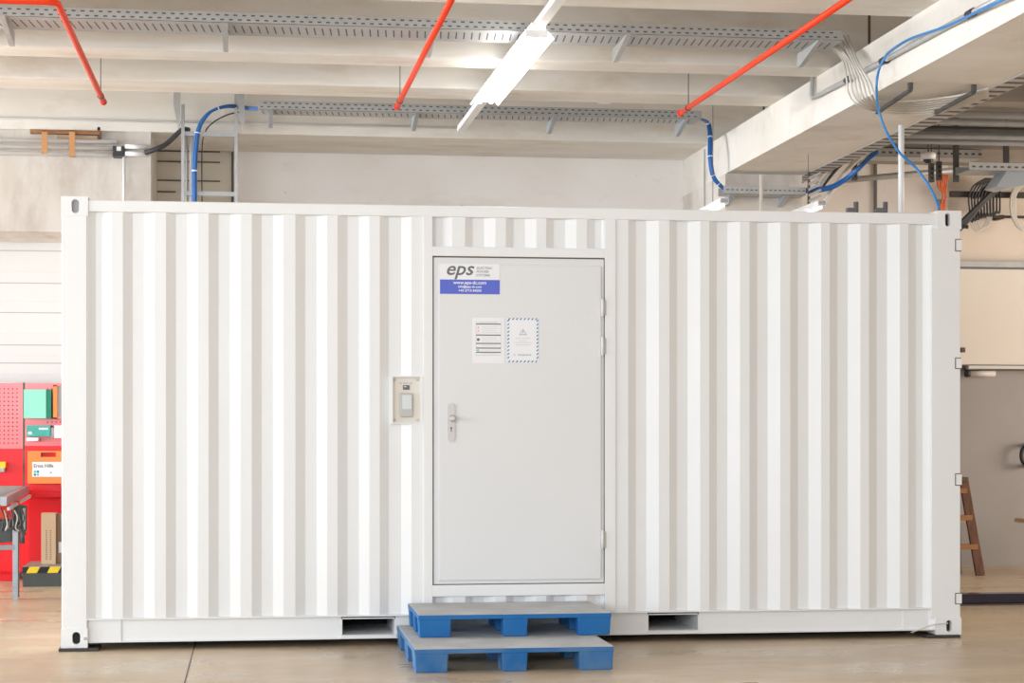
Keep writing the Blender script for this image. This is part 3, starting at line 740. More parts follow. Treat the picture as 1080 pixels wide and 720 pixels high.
MB().box(a.x, b.x, yp-0.02, YLN, b.z, a.z, 'wood_pale').box(b.x, b.x+0.025, yp-0.03, YLN, b.z, b.z+0.11, 'wood_dark').build('wooden_batten', label='shorter pale batten just below the brown wooden plank', cat='plank')
for px, lab in ((47, 'left of the two rust-brown straps over the white conduits'), (76, 'right of the two rust-brown straps over the white conduits')):
    a, b = at(px-3, 137.5, yc-0.04), at(px+3, 161 if px == 47 else 164, yc-0.04)
    MB().box(a.x, b.x, yc-0.045, yc-0.035, b.z, a.z, 'rust_band').box(a.x, b.x, yc-0.045, yc+0.0, a.z-0.01, a.z, 'rust_band').box(a.x, b.x, yc-0.045, yc+0.03, b.z-0.006, b.z, 'rust_band').build('pipe_strap', label=lab, cat='strap', group='brown straps over the conduits')
# cable ladder
yl = YR-0.12
cl_ = thing('cable_ladder', at(220, 300, yl), 'upright grey steel cable ladder behind the container carrying the blue cable', 'cable ladder')
cl_.location.z = 0
xa, xb = at(193, 200, yl).x, at(249, 200, yl).x
for x, top in ((xa, 111), (xb, 99)):
    B(x-0.015, x+0.015, yl-0.03, yl+0.03, 1.2, at(220, top, yl).z, 'galvanised').build('stringer', cl_)
zrung = at(220, 141.5, yl).z
k = 0
while zrung-k*0.55 > 1.2:
    z = zrung-k*0.55; B(xa, xb, yl-0.015, yl+0.015, z-0.02, z+0.02, 'galvanised').build('rung', cl_); k += 1
for px0, px1, lab in ((183, 190, 'tapered grey steel bracket hanging at the left of the cable ladder'), (251, 258, 'tapered grey steel bracket hanging at the right of the cable ladder')):
    a, b = at(px0, 98, yl-0.15), at(px1, 136, yl-0.15); xx_ = [(a.x, ZC+0.56), (b.x, ZC+0.56), (b.x, b.z+0.06), (b.x-0.015, b.z), (b.x-0.03, b.z+0.06), (a.x, b.z+0.22)]
    MB().prism([(x, z) for x, z in xx_], yl-0.12, yl-0.08, 'galvanised').build('hanging_bracket', label=lab, cat='bracket', group='brackets by the cable ladder')
yq = yl-0.02
c_pts = [Vector((at(276, 118, YT2).x, YT2, zt2+0.03)), at(262, 114, yq), at(240, 112, yq-0.05), at(222, 118, yq-0.06), at(211, 132, yq-0.06), at(207, 150, yq-0.06), at(205, 180, yq-0.06), at(205, 215, yq-0.06), at(205, 280, yq-0.06), at(205, 380, yq-0.06)]
m = MB(); sp = spline(c_pts)
for k in range(5):
    a = 2*PI*k/5; r_ = 0.013
    m.tube([p_+Vector((math.cos(a)*r_, math.sin(a)*r_, math.sin(a+1)*r_*0.6)) for p_ in sp], 0.012, 'cable_blue', 8)
cb = m.build('cable_bundle', label='blue cable bundle curving down the cable ladder', cat='cable')
for i in (12, 20, 36, 48): MB().tube([sp[i]-(sp[i+1]-sp[i])*0.2, sp[i]+(sp[i+1]-sp[i])*0.2], 0.029, 'label_white', 10).build('cable_tie', cb)
c2 = [at(258, 117, yq+0.06), at(240, 121, yq+0.05), at(225, 129, yq+0.04), at(216, 140, yq+0.04), at(213, 160, yq+0.04), at(213, 215, yq+0.04), at(213, 300, yq+0.04)]
MB().tube(spline(c2), 0.006, 'cable_black', 6).build('thin_cable', label='thin black cable hanging just right of the blue bundle on the ladder', cat='cable')
for k, (px, r_, mm) in enumerate(((197, 0.012, 'cable_white'), (201.5, 0.017, 'white_plastic'))):
    x = at(px, 200, yl+0.06).x
    MB().tube([(x, yl+0.06, 1.2), (x, yl+0.06, at(px, 142, yl+0.06).z)], r_, mm).build('riser_pipe', label=['thin cream riser pipe inside the cable ladder', 'thicker white riser pipe inside the cable ladder beside the blue cable'][k], cat='pipe')

# =================================================================== UPPER RIGHT
# blue cable from rear tray down to the pier tray
ypt = YP-0.12
c = [Vector((XT2-0.06, YT2-0.05, zt2+0.03)), at(746, 129, 4.85), at(749, 145, 4.7), at(749, 165, 4.6), at(752, 185, min(4.6, YP-0.1)), at(760, 196, ypt), at(768, 201, ypt)]
m = MB(); sp = spline(c)
for k in range(4):
    a = 2*PI*k/4; r_ = 0.012
    m.tube([p_+Vector((math.cos(a)*r_, math.sin(a)*r_, 0)) for p_ in sp], 0.011, 'cable_blue', 8)
cb = m.build('cable_bundle', label='blue cable bundle dropping from the rear tray to the tray on the pier', cat='cable')
for i in (8, 16, 24, 32, 38): MB().tube([sp[i]-(sp[i+1]-sp[i])*0.2, sp[i]+(sp[i+1]-sp[i])*0.2], 0.026, 'label_white', 10).build('cable_tie', cb)
# pier tray
pz = at(800, 205, YP-0.22).z
xa, xb = at(763, 200, YP-0.22).x, at(850, 200, YP-0.22).x
t = tray('c', 'short grey cable tray fixed across the front of the concrete pier', xa, xb, YP-0.22, YP-0.02, pz, 0.075, [], slotty=(0.045, 0.022, 0.035, 0.045))
for px in (770, 828):
    x = at(px, 205, YP-0.2).x
    MB().add([(x, YP-0.22, pz), (x+0.05, YP-0.22, pz), (x+0.05, YP-0.01, pz), (x, YP-0.01, pz), (x-0.02, YP-0.01, pz-0.09), (x+0.03, YP-0.01, pz-0.09)], [(0,1,2,3),(0,4,5,1),(0,3,4),(1,5,2),(3,2,5,4)], 'bracket_blue').build('bracket', t)
x = at(803, 200, YP-0.26).x
MB().box(x-0.012, x+0.012, YP-0.26, YP-0.235, 2.5, at(803, 184, YP-0.25).z, 'cable_white').build('flat_bar', label='narrow pale vertical bar in front of the pier tray', cat='bar')
x = at(742, 180, YP+0.3).x
# conduit with ring on pier side
gx = GX0-0.02
def onx(px, py, X):
    d = ray(px, py); return CAM+d*((X-CAM.x)/d.x)
a = onx(743, 155, gx); b = onx(741.5, 214, gx)
MB().tube([(gx, a.y, a.z-0.02), (gx, a.y, 1.5)], 0.007, 'galvanised').build('pier_conduit', label='thin grey vertical conduit on the left side of the pier', cat='conduit')
# batten lights behind the container top
for (pa, pb, Ya, Yb, lab) in (((764, 211.5), (735, 223), 3.0, 4.6, 'left of the two faintly glowing white tube lights behind the container top'), ((867, 214), (832, 224), 3.0, 4.6, 'right of the two faintly glowing white tube lights behind the container top')):
    a = at(pa[0], pa[1], Ya); zz = a.z; x = a.x
    e = atz(pb[0], pb[1]+4, zz)
    t = thing('tube_light', (x, (a.y+e.y)/2, zz), lab, 'lamp', 'white tube lights behind the container')
    MB().bar((x, a.y, zz), (e.x, e.y, zz), 0.075, 0.045, 'lamp_white').build('housing', t)
    MB().tube([(x, a.y+0.03, zz-0.035), (e.x, e.y-0.03, zz-0.035)], 0.013, 'tube_glow').build('lamp_tube', t)
    MB().box(x-0.03, x+0.03, a.y-0.006, a.y, zz-0.015, zz+0.018, 'grey_plastic').build('end_socket', t)
    MB().tube([(x, a.y+0.4, zz+0.02), (x, a.y+0.4, ZC+0.56)], 0.003, 'galvanised_dark', 6).build('suspension_wire', t)
# grey conduit along the girder's left face
gx = GX0-0.03
pp = [onx(857, 80, gx), onx(856, 104, gx), onx(895, 83.6, gx), onx(932.5, 63.6, gx), onx(1024, 14, gx), onx(1072, -12, gx)]
zc_ = sum(p_.z for p_ in pp[1:5])/4
cond = thing('girder_conduit', (gx, 1, zc_), 'grey conduit with an elbow running up the left face of the concrete girder', 'conduit')
MB().tube([pp[0], pp[1]+Vector((0, 0, 0.03)), pp[1]+Vector((0, -0.03, 0.0))]+pp[2:], 0.018, 'galvanised', 10).build('pipe_run', cond)
for p_ in (pp[2], pp[3], pp[4]):
    MB().tube([p_+Vector((0, -0.05, 0)), p_+Vector((0, 0.05, 0))], 0.026, 'cable_black', 10).build('pipe_clip', cond)
# white cables draping from front tray over the girder conduit and under the girder
yt1 = atz(540, 38, zt1).y
gb = GZ0-0.03
for k in range(7):
    o_ = k*2.4
    st = at(872+o_*1.3 if k < 4 else 886+(k-4)*4, 46 if k < 4 else 38, yt1+0.1+0.03*k)
    c = [st, onx(888+o_*1.2, 62+o_*0.3, GX0-0.10), onx(893+o_*1.7, 84+o_*0.2, GX0-0.065), onx(895+o_*2.0, 98+o_*0.4, GX0-0.05)]
    c += [atz(905+o_*1.6, 111-o_*0.35, gb), atz(935+o_*0.8, 119-k*2.0, gb), atz(975, 120-k*2.4, gb), atz(1012, 113-k*2.1, gb), atz(1042, 101-k*1.3, gb)]
    pos = ['outermost and lowest', 'second', 'third', 'fourth', 'fifth', 'sixth', 'innermost and uppermost'][k]
    MB().tube(spline(c), 0.0085, 'cable_white', 6).build('white_cable', label=f'{pos} of the seven white cables draped over the concrete girder', cat='cable', group='white cables draped over the girder')
for k, (px, py, qx, qy) in enumerate(((925, 119, 960, 95), (987, 119, 1027, 97))):
    a = atz(px, py, gb-0.02); b = atz(qx, qy, gb-0.02)
    m = MB(); m.bar(a, b, 0.03, 0.02, 'galvanised_dark'); m.bar(b, b+Vector((0, 0, 0.05)), 0.03, 0.03, 'galvanised_dark'); m.bar(a, a+Vector((0, 0, 0.05)), 0.05, 0.04, 'grey_plastic')
    m.build('cable_support', label=['left dark cable support bar under the girder', 'right dark cable support bar under the girder'][k], cat='bracket')
# light blue cable
c = [onx(1078, -8, GX0-0.05), onx(1040, 8, GX0-0.06), onx(1000, 27, GX0-0.05), onx(960, 41, GX0-0.06), onx(938, 55, GX0-0.07), onx(932, 63, GX0-0.08), onx(927, 74, GX0-0.10), onx(924.5, 90, GX0-0.12), at(926, 112, 0.3), at(933, 135, 0.3), at(948, 160, 0.3), at(965, 176, 0.3), at(977, 192, 0.25), at(986, 208, 0.2), at(991, 221, 0.14)]
MB().tube(spline(c), 0.009, 'cable_light_blue', 8).build('network_cable', label='bright light blue cable hanging from the girder to the container top right corner', cat='cable')
MB().tube([Vector((at(950.5, 221, 1.2).x, 1.2, H-0.03)), Vector((at(950.5, 221, 1.2).x, 1.2, at(950.5, 132, 1.2).z))], 0.022, 'white_plastic', 12).build('white_pole', label='white upright pole standing on the container roof at right', cat='pole')
# perforated strip along the girder's right edge
x = GX1+0.06
m = MB(); m.box(x-0.06, x+0.1, -3.0, 5.6, GZ0-0.005, GZ0+0.05, 'galvanised')
y = -3.0
while y < 5.5: m.box(x-0.05, x+0.09, y, y+0.06, GZ0-0.0065, GZ0-0.005, 'seam_dark'); y += 0.17
m.build('girder_tray', label='ribbed grey tray along the right edge of the concrete girder', cat='cable tray')
# long pipes under the right bay ceiling
for k, (py, z, mm) in enumerate(((121, 4.12, 'grey_plastic'), (129, 4.08, 'galvanised'), (137, 4.05, 'galvanised_dark'), (144, 4.02, 'galvanised'), (150, 4.0, 'grey_plastic'))):
    p_ = atz(1040, py, z)
    MB().tube([(GX1+0.05, p_.y, z), (XR-5, p_.y, z)], 0.028, mm, 10).build('ceiling_pipe', label=['nearest', 'second nearest', 'middle', 'second farthest', 'farthest'][k]+' of the five parallel pipes under the right bay ceiling', cat='pipe', group='pipes under the right bay ceiling')
# trays of the right bay
ytr = 5.3
xa, xb = at(905, 160, ytr).x, at(1035, 160, ytr).x; z = at(990, 166, ytr).z
t = tray('d', 'grey perforated cable tray in the right bay behind the dome camera', xa, xb, ytr, ytr+0.3, z, 0.08, [], slotty=(0.07, 0.035, 0.03, 0.05))
ytr = 4.6
xa, xb = at(1022, 180, ytr).x, XR-6; z = at(1050, 180, ytr).z
t = tray('e', 'pale perforated cable tray at the right edge above the black cable coil', xa, xb, ytr, ytr+0.35, z, 0.075, [], slotty=(0.07, 0.035, 0.028, 0.045))
a = at(1052, 196, ytr-0.02); b = at(1092, 184, ytr-0.02)
MB().add([(a.x, ytr, a.z), (a.x+0.1, ytr, a.z-0.02), (b.x, ytr, z-0.1), (b.x, ytr, z), (a.x+0.1, ytr, z), (a.x, ytr+0.3, a.z), (a.x+0.1, ytr+0.3, a.z-0.02), (b.x, ytr+0.3, z-0.1), (b.x, ytr+0.3, z), (a.x+0.1, ytr+0.3, z)],
   [(0,1,2,3,4),(9,8,7,6,5),(0,5,6,1),(1,6,7,2),(0,4,9,5)], 'bracket_blue').build('bracket', t)
# vertical channel hangers
for k, (px, p0_, p1_, Y_) in enumerate(((902, 166, 190, 5.0), (983, 172, 192, 5.0), (991, 170, 190, 5.1), (1009, 122, 192, 5.0), (1062, 148, 175, 5.2))):
    a = at(px-2.5, p0_, Y_); b = at(px+2.5, p1_, Y_)
    lab = ['slotted steel hanger next to the orange and white cables at the girder end', 'slotted steel hanger directly under the dome camera', 'slotted steel hanger just right of the dome camera',
           'long steel hanger reaching up to the pipes right of the dome camera', 'steel hanger above the pale tray at the right edge'][k]
    m = MB(); m.box(a.x, b.x, Y_, Y_+0.04, b.z, a.z, 'galvanised_dark')
    if k in (0, 1, 2):
        z = b.z+0.03
        while z < a.z-0.04: m.box(a.x+0.015, b.x-0.015, Y_-0.001, Y_, z, z+0.02, 'hole_dark'); z += 0.045
    m.tube([((a.x+b.x)/2, Y_+0.02, a.z-0.01), ((a.x+b.x)/2, Y_+0.02, ZC+0.56)], 0.006, 'galvanised_dark', 6)
    m.build('channel_hanger', label=lab, cat='hanger')
# horizontal pipes near wall top
a = at(893, 196, 5.8); b = at(1010, 177, 5.8)
MB().tube([at(890, 190, 5.9), at(1030, 177.5, 5.9)], 0.03, 'galvanised').build('slanting_pipe', label='grey pipe slanting slightly upward behind the white pole', cat='pipe')
# dome camera
p_ = at(979, 166, 4.4)
dc = thing('dome_camera', p_, 'small white dome camera hanging in the right bay', 'camera')
m = MB(); m.tube([p_+Vector((0, 0, 0.045)), p_+Vector((0, 0, 0.03)), p_+Vector((0, 0, -0.02))], [0.055, 0.072, 0.066], 'sensor_white', 18); m.build('body', dc)
m = MB(); m.tube([p_+Vector((0, 0, -0.018)), p_+Vector((0, 0, -0.04)), p_+Vector((0, 0, -0.058))], [0.05, 0.043, 0.018], 'gloss_black', 18); m.build('dome', dc)
MB().tube([p_+Vector((0, 0, 0.04)), Vector((p_.x, p_.y, ZC+0.56))], 0.008, 'galvanised_dark', 8).build('stem', dc)
# orange and white and blue cables at the girder end
yo = YP-0.2
fans = [('thick_cable', 'cable_white', 0.022, [at(866, 219, yo+.1), at(878, 200, yo), at(893, 180, yo), at(909, 164, yo-0.2), at(920, 157, yo-0.4)], 'lower thick white cable fanning up to the girder end'),
        ('thick_cable', 'cable_white', 0.022, [at(862, 200, yo), at(873, 186, yo), at(884, 173, yo), at(902, 162, yo-0.2), at(915, 156, yo-0.4)], 'upper thick white cable fanning up to the girder end'),
        ('thick_cable', 'cable_white', 0.014, [at(860, 194, yo), at(869, 180, yo), at(880, 168, yo), at(895, 160, yo-0.2)], 'thinnest white cable of the fan at the girder end'),
        ('black_cable', 'cable_black', 0.014, [at(866, 199, yo), at(876, 186, yo-0.02), at(888, 173, yo-0.02), at(905, 161, yo-0.2)], 'black cable running between the white cables at the girder end')]
for nm, mm, r_, c, lab in fans:
    MB().tube(spline(c), r_, mm, 8).build(nm, label=lab, cat='cable')
m = MB()
for k in range(5):
    m.tube(spline([at(858+k, 186-k, yo+0.1), at(862+k*1.5, 180-k, yo+.1), at(868+k*2, 174, yo+.1), at(878+k, 167-k, yo+0.05)]), 0.012, 'cable_orange', 6)
m.build('cable_bundle', label='orange cable bundle bulging under the girder end', cat='cable')
m = MB(); sp = spline([at(848, 201, YP-0.15), at(865, 200, yo-0.05), at(880, 196, yo-0.08), at(893, 188, yo-0.1), at(905, 178, yo-0.2), at(917, 166, yo-0.3), at(925, 160, yo-0.4)])
for k in range(4):
    a = 2*PI*k/4; m.tube([q+Vector((0, math.cos(a)*0.014, math.sin(a)*0.014)) for q in sp], 0.012, 'cable_blue', 8)
m.build('cable_bundle', label='blue cable bundle sweeping from the pier tray up to the right bay', cat='cable')
m = MB()
for k in range(6):
    z = at(858, 186+k*6, YP-0.28)
    m.bar(z+Vector((-0.05, 0, -0.02)), z+Vector((0.07, 0, 0.035)), 0.02, 0.022, 'galvanised')
m.box(at(852.5, 190, YP-.25).x, at(854.5, 190, YP-.25).x, YP-0.25, YP-0.22, at(852, 216, YP-.25).z, at(852, 180, YP-.25).z, 'galvanised_dark')
m.build('cable_comb', label='upright grey comb of slanted rungs at the right end of the pier tray', cat='cable ladder')
m = MB()
for k in range(8):
    a = random.uniform(-1.5, 1.5)
    m.tube(spline([at(990+k*1.4, 184, 5.9), at(990+k*1.0+a, 195, 5.9), at(993+k*0.8-a, 206, 5.9), at(990+k*0.9, 222, 5.9)]), 0.008, 'cable_orange', 6)
m.build('cable_bundle', label='orange cable bundle hanging behind the container corner at right', cat='cable')
m = MB()
for k in range(3): m.tube([at(990+k*3, 210, 6.2), at(990+k*3, 260, 6.2)], 0.014, 'galvanised', 8)
m.build('wall_conduit', label='cluster of short grey wall conduits under the orange cables', cat='conduit')
# wall rails with hooks and coils
for k, (x0_, py, lab) in enumerate(((1002, 204.5, 'upper dark horizontal wall rail behind the black cable coil'), (1026, 228, 'lower dark horizontal wall rail under the black cable coil'))):
    a = at(x0_, py, 6.3)
    MB().box(a.x, XR-6, 6.28, 6.32, a.z-(0.03 if k == 0 else 0.012), a.z+(0.03 if k == 0 else 0.012), 'steel_plate').box(a.x+.3, a.x+.34, 6.3, YW+.01, a.z-.02, a.z+.02, 'steel_plate').build('wall_rail', label=lab, cat='rail')
m = MB()
for k in range(9):
    x0_ = 1022+k*3.2
    m.tube(spline([at(1040+k*1.8, 188, 6.24), at(x0_+5, 196, 6.24), at(x0_, 208, 6.24), at(x0_+0.5, 220+k, 6.24), at(x0_+3, 234-k*1.4, 6.24), at(x0_+6.5, 224, 6.25), at(x0_+7, 208, 6.27), at(1045+k*1.3, 191, 6.27)]), 0.010, 'cable_black', 6)
m.build('cable_coil', label='black cable coil hanging on the wall rail at right', cat='cable')
m = MB()
for k in range(4):
    m.tube(spline([at(1061+k*2, 190, 5.9-0.03*k), at(1045+k*1.5, 203, 5.9), at(1030+k*1.2, 218, 5.9), at(1012+k*1.2, 236+k, 5.9), at(1000, 252, 5.9)]), 0.02, 'cable_black', 8)
m.build('thick_cable', label='thick black cables running diagonally down behind the container corner', cat='cable')
m = MB()
for k in range(4):
    m.tube(spline([at(1022+k*3, 226, 6.27), at(1024+k*2.5, 236, 6.27), at(1030+k*2, 244-k, 6.27), at(1038+k*1.5, 238, 6.27), at(1042+k*1.5, 226, 6.27)]), 0.007, 'cable_white', 6)
m.build('cable_coil', label='thin white cable loops hanging below the lower wall rail', cat='cable')
m = MB()
for k in range(4):
    m.tube(spline([at(1090, 186+k, 6.24), at(1075+k*2, 193, 6.24), at(1067+k*1.5, 205, 6.24), at(1066+k*1.5, 222, 6.24), at(1071+k, 236, 6.24), at(1078+k, 243, 6.24)]), 0.013, 'cable_white', 6)
m.build('cable_coil', label='beige cable loops hanging at the extreme right edge', cat='cable')
for k, px in enumerate((899, 930)):                  # small lugs seen over the roof edge
    a = at(px, 220, 2.35)
    m = MB(); m.box(a.x-0.05, a.x+0.03, 2.33, 2.37, 2.9, a.z+0.005, 'ink_grey'); m.tube([(a.x+0.03, 2.35, 2.92), (a.x+0.03, 2.35, a.z+0.055)], 0.02, 'ink_grey')
    m.build('roof_clamp', label=['left dark clamp on the rear edge of the container roof', 'right dark clamp on the rear edge of the container roof'][k], cat='clamp')
a = at(945, 221, 0.8)
MB().tube(spline([(a.x-0.1, 0.8, 2.905), (a.x, 0.85, 2.93), (a.x+0.15, 0.8, 2.945), (a.x+0.35, 0.85, 2.93), (a.x+0.55, 0.8, 2.91)]), 0.014, 'cable_black', 8).build('roof_cable', label='black cable lying on the container roof by the white pole', cat='cable')

# =================================================================== RIGHT SIDE, WALL LEVEL
a = at(960, 284, YW-0.04); b = at(1200, 384, YW-0.04); zt_b = at(1040, 284, YW-.04).z; zb_b = at(1040, 384.5, YW-.04).z
rb = thing('roller_blind', ((a.x+b.x)/2, YW-0.03, zb_b), 'large cream roller blind panel on the wall at right', 'blind')
B(a.x, b.x, YW-0.05, YW-0.01, zb_b, zt_b, 'blind_cream').build('panel', rb)
z1_, z0_ = at(1040, 276, YW-.08).z, at(1040, 281.5, YW-.08).z
B(a.x, b.x, YW-0.10, YW, z0_, z1_, 'galvanised').build('head_rail', rb)
a2 = at(1020, 387, YW-0.1); z1_, z0_ = at(1040, 385.5, YW-.1).z, at(1040, 388.8, YW-.1).z
m = MB(); m.box(a2.x, b.x, YW-0.11, YW, z0_, z1_, 'shutter_white'); m.box(a2.x-0.02, a2.x+0.01, YW-0.12, YW, z0_-0.005, z1_, 'seam_dark'); m.box(a2.x, b.x, YW-0.11, YW-0.0, z0_-0.014, z0_, 'seam_dark')
m.build('bottom_bar', rb)
a, b = at(1022, 390.5, YW-.1), at(1050, 397, YW-.1)
m = MB(); m.tube([(a.x, YW-0.08, (a.z+b.z)/2), (b.x, YW-0.08, (a.z+b.z)/2)], [0.034, 0.03], 'cable_white', 14); m.tube([(a.x-0.03, YW-0.08, (a.z+b.z)/2), (a.x+0.015, YW-0.08, (a.z+b.z)/2)], 0.038, 'cable_black', 14); m.box(a.x, b.x, YW-0.06, YW, b.z+0.02, a.z-0.02, 'cable_white')
m.build('wall_lamp', label='short pale tubular fitting with a dark end under the roller blind', cat='wall fitting')
a = at(1015, 369, YW-.06)
MB().box(a.x-0.02, a.x+0.02, YW-0.09, YW-0.05, a.z-0.025, a.z+0.025, 'seam_dark').build('blind_stop', label='small dark square stop on the left edge of the roller blind', cat='fitting')
# folding wooden ladder
yl_ = atz(1030, 608, 0).y
la = thing('step_ladder', atz(1022, 608, 0), 'dark brown wooden step ladder standing against the grey wall', 'ladder')
A0, A1 = atz(1036, 607, 0), at(1016, 505, yl_+0.25)
A0.z = 0.0
MB().bar(A0+Vector((-0.02, 0, 0)), A1, 0.085, 0.04, 'wood_dark', up=(0, 1, 0)).build('side_rail', la)
B0, B1 = A0+Vector((-0.42, 0, 0)), A1+Vector((-0.20, 0, 0))
MB().bar(B0, B1, 0.085, 0.04, 'wood_dark', up=(0, 1, 0)).build('side_rail', la)
for t_ in (0.30, 0.60, 0.88):
    p_ = A0.lerp(A1, t_); q = B0.lerp(B1, t_)
    MB().bar(q, p_, 0.08, 0.05, 'wood_brown').build('step', la)
C0 = Vector((A0.x-0.10, yl_+0.45, 0)); 
MB().bar(C0, A1+Vector((-0.06, 0.02, -0.02)), 0.04, 0.03, 'aluminium', up=(0, 1, 0)).build('rear_rail', la)
MB().bar(C0+Vector((-0.2, 0, 0)), A1+Vector((-0.16, 0.02, -0.02)), 0.05, 0.03, 'wood_dark', up=(0, 1, 0)).build('rear_rail', la)
B(A1.x-0.26, A1.x+0.03, A1.y-0.06, A1.y+0.07, A1.z-0.02, A1.z+0.02, 'seam_dark').build('top_cap', la)
# low glossy black beam on the floor
a = atz(1014, 638.5, 0); y0_ = a.y; zt_g = at(1050, 626, y0_).z
bx = thing('floor_beam', (a.x+1.0, y0_+0.1, 0), 'long low glossy black beam lying on the floor right of the container', 'beam')
B(a.x-0.25, a.x+2.6, y0_, y0_+0.16, 0.01, zt_g, 'gloss_black').build('beam_body', bx, bevel=0.01)
B(a.x-0.25, a.x+2.6, y0_-0.02, y0_+0.18, 0.0, 0.012, 'galvanised_dark').build('base_flange', bx)
# bits at the right edge
a = at(1078.5, 480, YW-0.12)
MB().tube(spline([a+Vector((0.10, 0.12, 0.11)), a+Vector((0.04, 0, 0.10)), a+Vector((0.0, 0, 0.06)), a+Vector((-0.012, 0, 0)), a+Vector((0.0, 0, -0.06)), a+Vector((0.04, 0, -0.1)), a+Vector((0.10, 0.12, -0.11))]), 0.022, 'black_rubber', 10).build('wall_hook', label='black curved hook on the grey wall at the right edge', cat='hook')
a = at(1074, 547.5, 5.6); tb = thing('side_table', (a.x+0.5, 5.3, 0), 'pale table top just entering at the right edge', 'table')
B(a.x, a.x+1.1, 5.0, 5.7, a.z-0.03, a.z+0.01, 'wood_pale').build('table_top', tb)
for dx_ in (0.35, 1.0):
    for dy in (0.06, 0.6): B(a.x+dx_, a.x+dx_+0.04, 5.0+dy, 5.04+dy, 0, a.z-0.03, 'galvanised_dark').build('leg', tb)

# =================================================================== LEFT SIDE, TOOL WALL
yt = YW-0.30
def lx(px, Y): return at(px, 500, Y).x
def lz(py, Y): return at(35, py, Y).z
tw = thing('tool_wall', (lx(30, yt), yt, 0), 'red steel tool wall with perforated boards left of the container', 'tool wall')
zt_w, zpl, zwk = lz(404, yt), lz(473, yt), lz(517, yt)
xg = lx(25, yt)
def pegs(x0, x1, z0, z1, nm, zp0):
    m = MB(); m.box(x0, x1, yt, yt+0.03, z0, z1, 'pegboard_glare_red'); p_ = 0.040
    x = x1-0.055
    while x > max(x0+0.02, x1-1.0):
        z = z1-0.055
        while z > zp0:
            m.box(x-0.006, x+0.006, yt-0.001, yt, z-0.006, z+0.006, 'peg_hole'); z -= p_
        x -= p_
    m.build(nm, tw)
pegs(xg-1.6, xg-0.008, zpl, zt_w, 'perforated_board', zpl+0.02)
pegs(xg+0.012, xg+1.2, lz(470, yt), zt_w, 'perforated_board', lz(462, yt))
B(xg-1.6, xg-0.008, yt, yt+0.03, zwk, zpl-0.001, 'red_panel').build('plain_panel', tw)
B(xg+0.012, xg+1.2, yt, yt+0.03, lz(520, yt), lz(470, yt)-0.001, 'red_panel').build('plain_panel', tw)
B(xg-0.008, xg+0.012, yt-0.03, yt+0.05, 0, zt_w+0.005, 'red_cabinet').box(xg-0.006, xg+0.006, yt-0.032, yt-0.03, 0.3, zt_w-0.01, 'seam_dark').build('upright', tw) if False else MB().box(xg-0.008, xg+0.012, yt+0.0, yt+0.05, 0, zt_w+0.005, 'seam_dark').build('upright', tw)
zsh = lz(519, yt-0.3)
B(lx(29, yt-0.3), xg+1.2, yt-0.3, yt, zsh-0.05, zsh, 'red_cabinet').build('shelf', tw, bevel=0.003)
B(xg+0.06, xg+1.2, yt-0.1, yt+0.03, 0, zsh-0.05, 'red_cabinet').build('lower_cabinet', tw)
B(xg-1.6, xg+0.06, yt-0.04, yt+0.03, 0.06, zwk, 'red_panel').build('lower_cabinet', tw)
B(xg-1.6, xg-0.06, yt-0.35, yt, 0.0, 0.07, 'red_cabinet').build('plinth', tw, bevel=0.005)
B(xg-1.6, xg-0.1, yt-0.12, yt, zwk-0.02, zwk, 'shutter_white').build('ledge', tw)
# things on the tool wall
y0_ = yt-0.12
a, b = at(25, 410.5, y0_), at(48.5, 441, y0_); c = at(54, 441, y0_)
m = MB(); m.box(a.x, b.x, y0_, yt, b.z, a.z, 'green_face'); m.box(b.x, c.x-0.0, y0_+0.005, yt, b.z, a.z, 'green_dark')
m.build('green_box', label='mint green box with dark green side on the red perforated board', cat='box')
a, b = at(56, 406, y0_), at(100, 441.5, y0_)
t = thing('orange_frame', ((a.x+b.x)/2, y0_, b.z), 'orange framed grey box right of the green box, cut by the container', 'box')
m = MB(); fwid = 0.038
m.box(a.x, a.x+fwid, y0_, yt, b.z, a.z, 'orange_plastic'); m.box(a.x, b.x, y0_, yt, a.z-0.012, a.z, 'orange_plastic'); m.box(a.x, b.x, y0_, yt, b.z, b.z+0.012, 'orange_plastic'); m.build('frame', t)
B(a.x+fwid, b.x, y0_+0.02, yt, b.z+0.012, a.z-0.012, 'grey_plastic').build('panel', t)
a, b = at(28, 448.5, y0_), at(53, 460, y0_)
t = thing('teal_dispenser', ((a.x+b.x)/2, y0_, b.z), 'teal and white dispenser box above the orange case', 'dispenser')
m = MB(); m.box(a.x, b.x, y0_, yt, b.z, a.z, 'teal'); m.box(a.x+0.015, a.x+0.05, y0_-0.001, y0_, b.z+0.02, b.z+0.045, 'label_white'); m.box(a.x+0.115, a.x+0.2, y0_-0.001, y0_, a.z-0.04, a.z-0.022, 'label_white'); m.build('body', t)
e = at(57, 450, y0_); MB().tube([(e.x-0.018, y0_+0.03, b.z-0.008), (e.x-0.018, y0_+0.03, a.z-0.02)], 0.022, 'reader_grey', 12).build('roller', t)
c = at(100, 466, y0_); MB().box(e.x, c.x, y0_+0.01, yt, c.z+0.04, a.z, 'white_plastic').box(a.x+0.0, a.x+0.11, y0_-0.02, yt, b.z-0.045, b.z-0.012, 'white_plastic').build('white_holder', t)
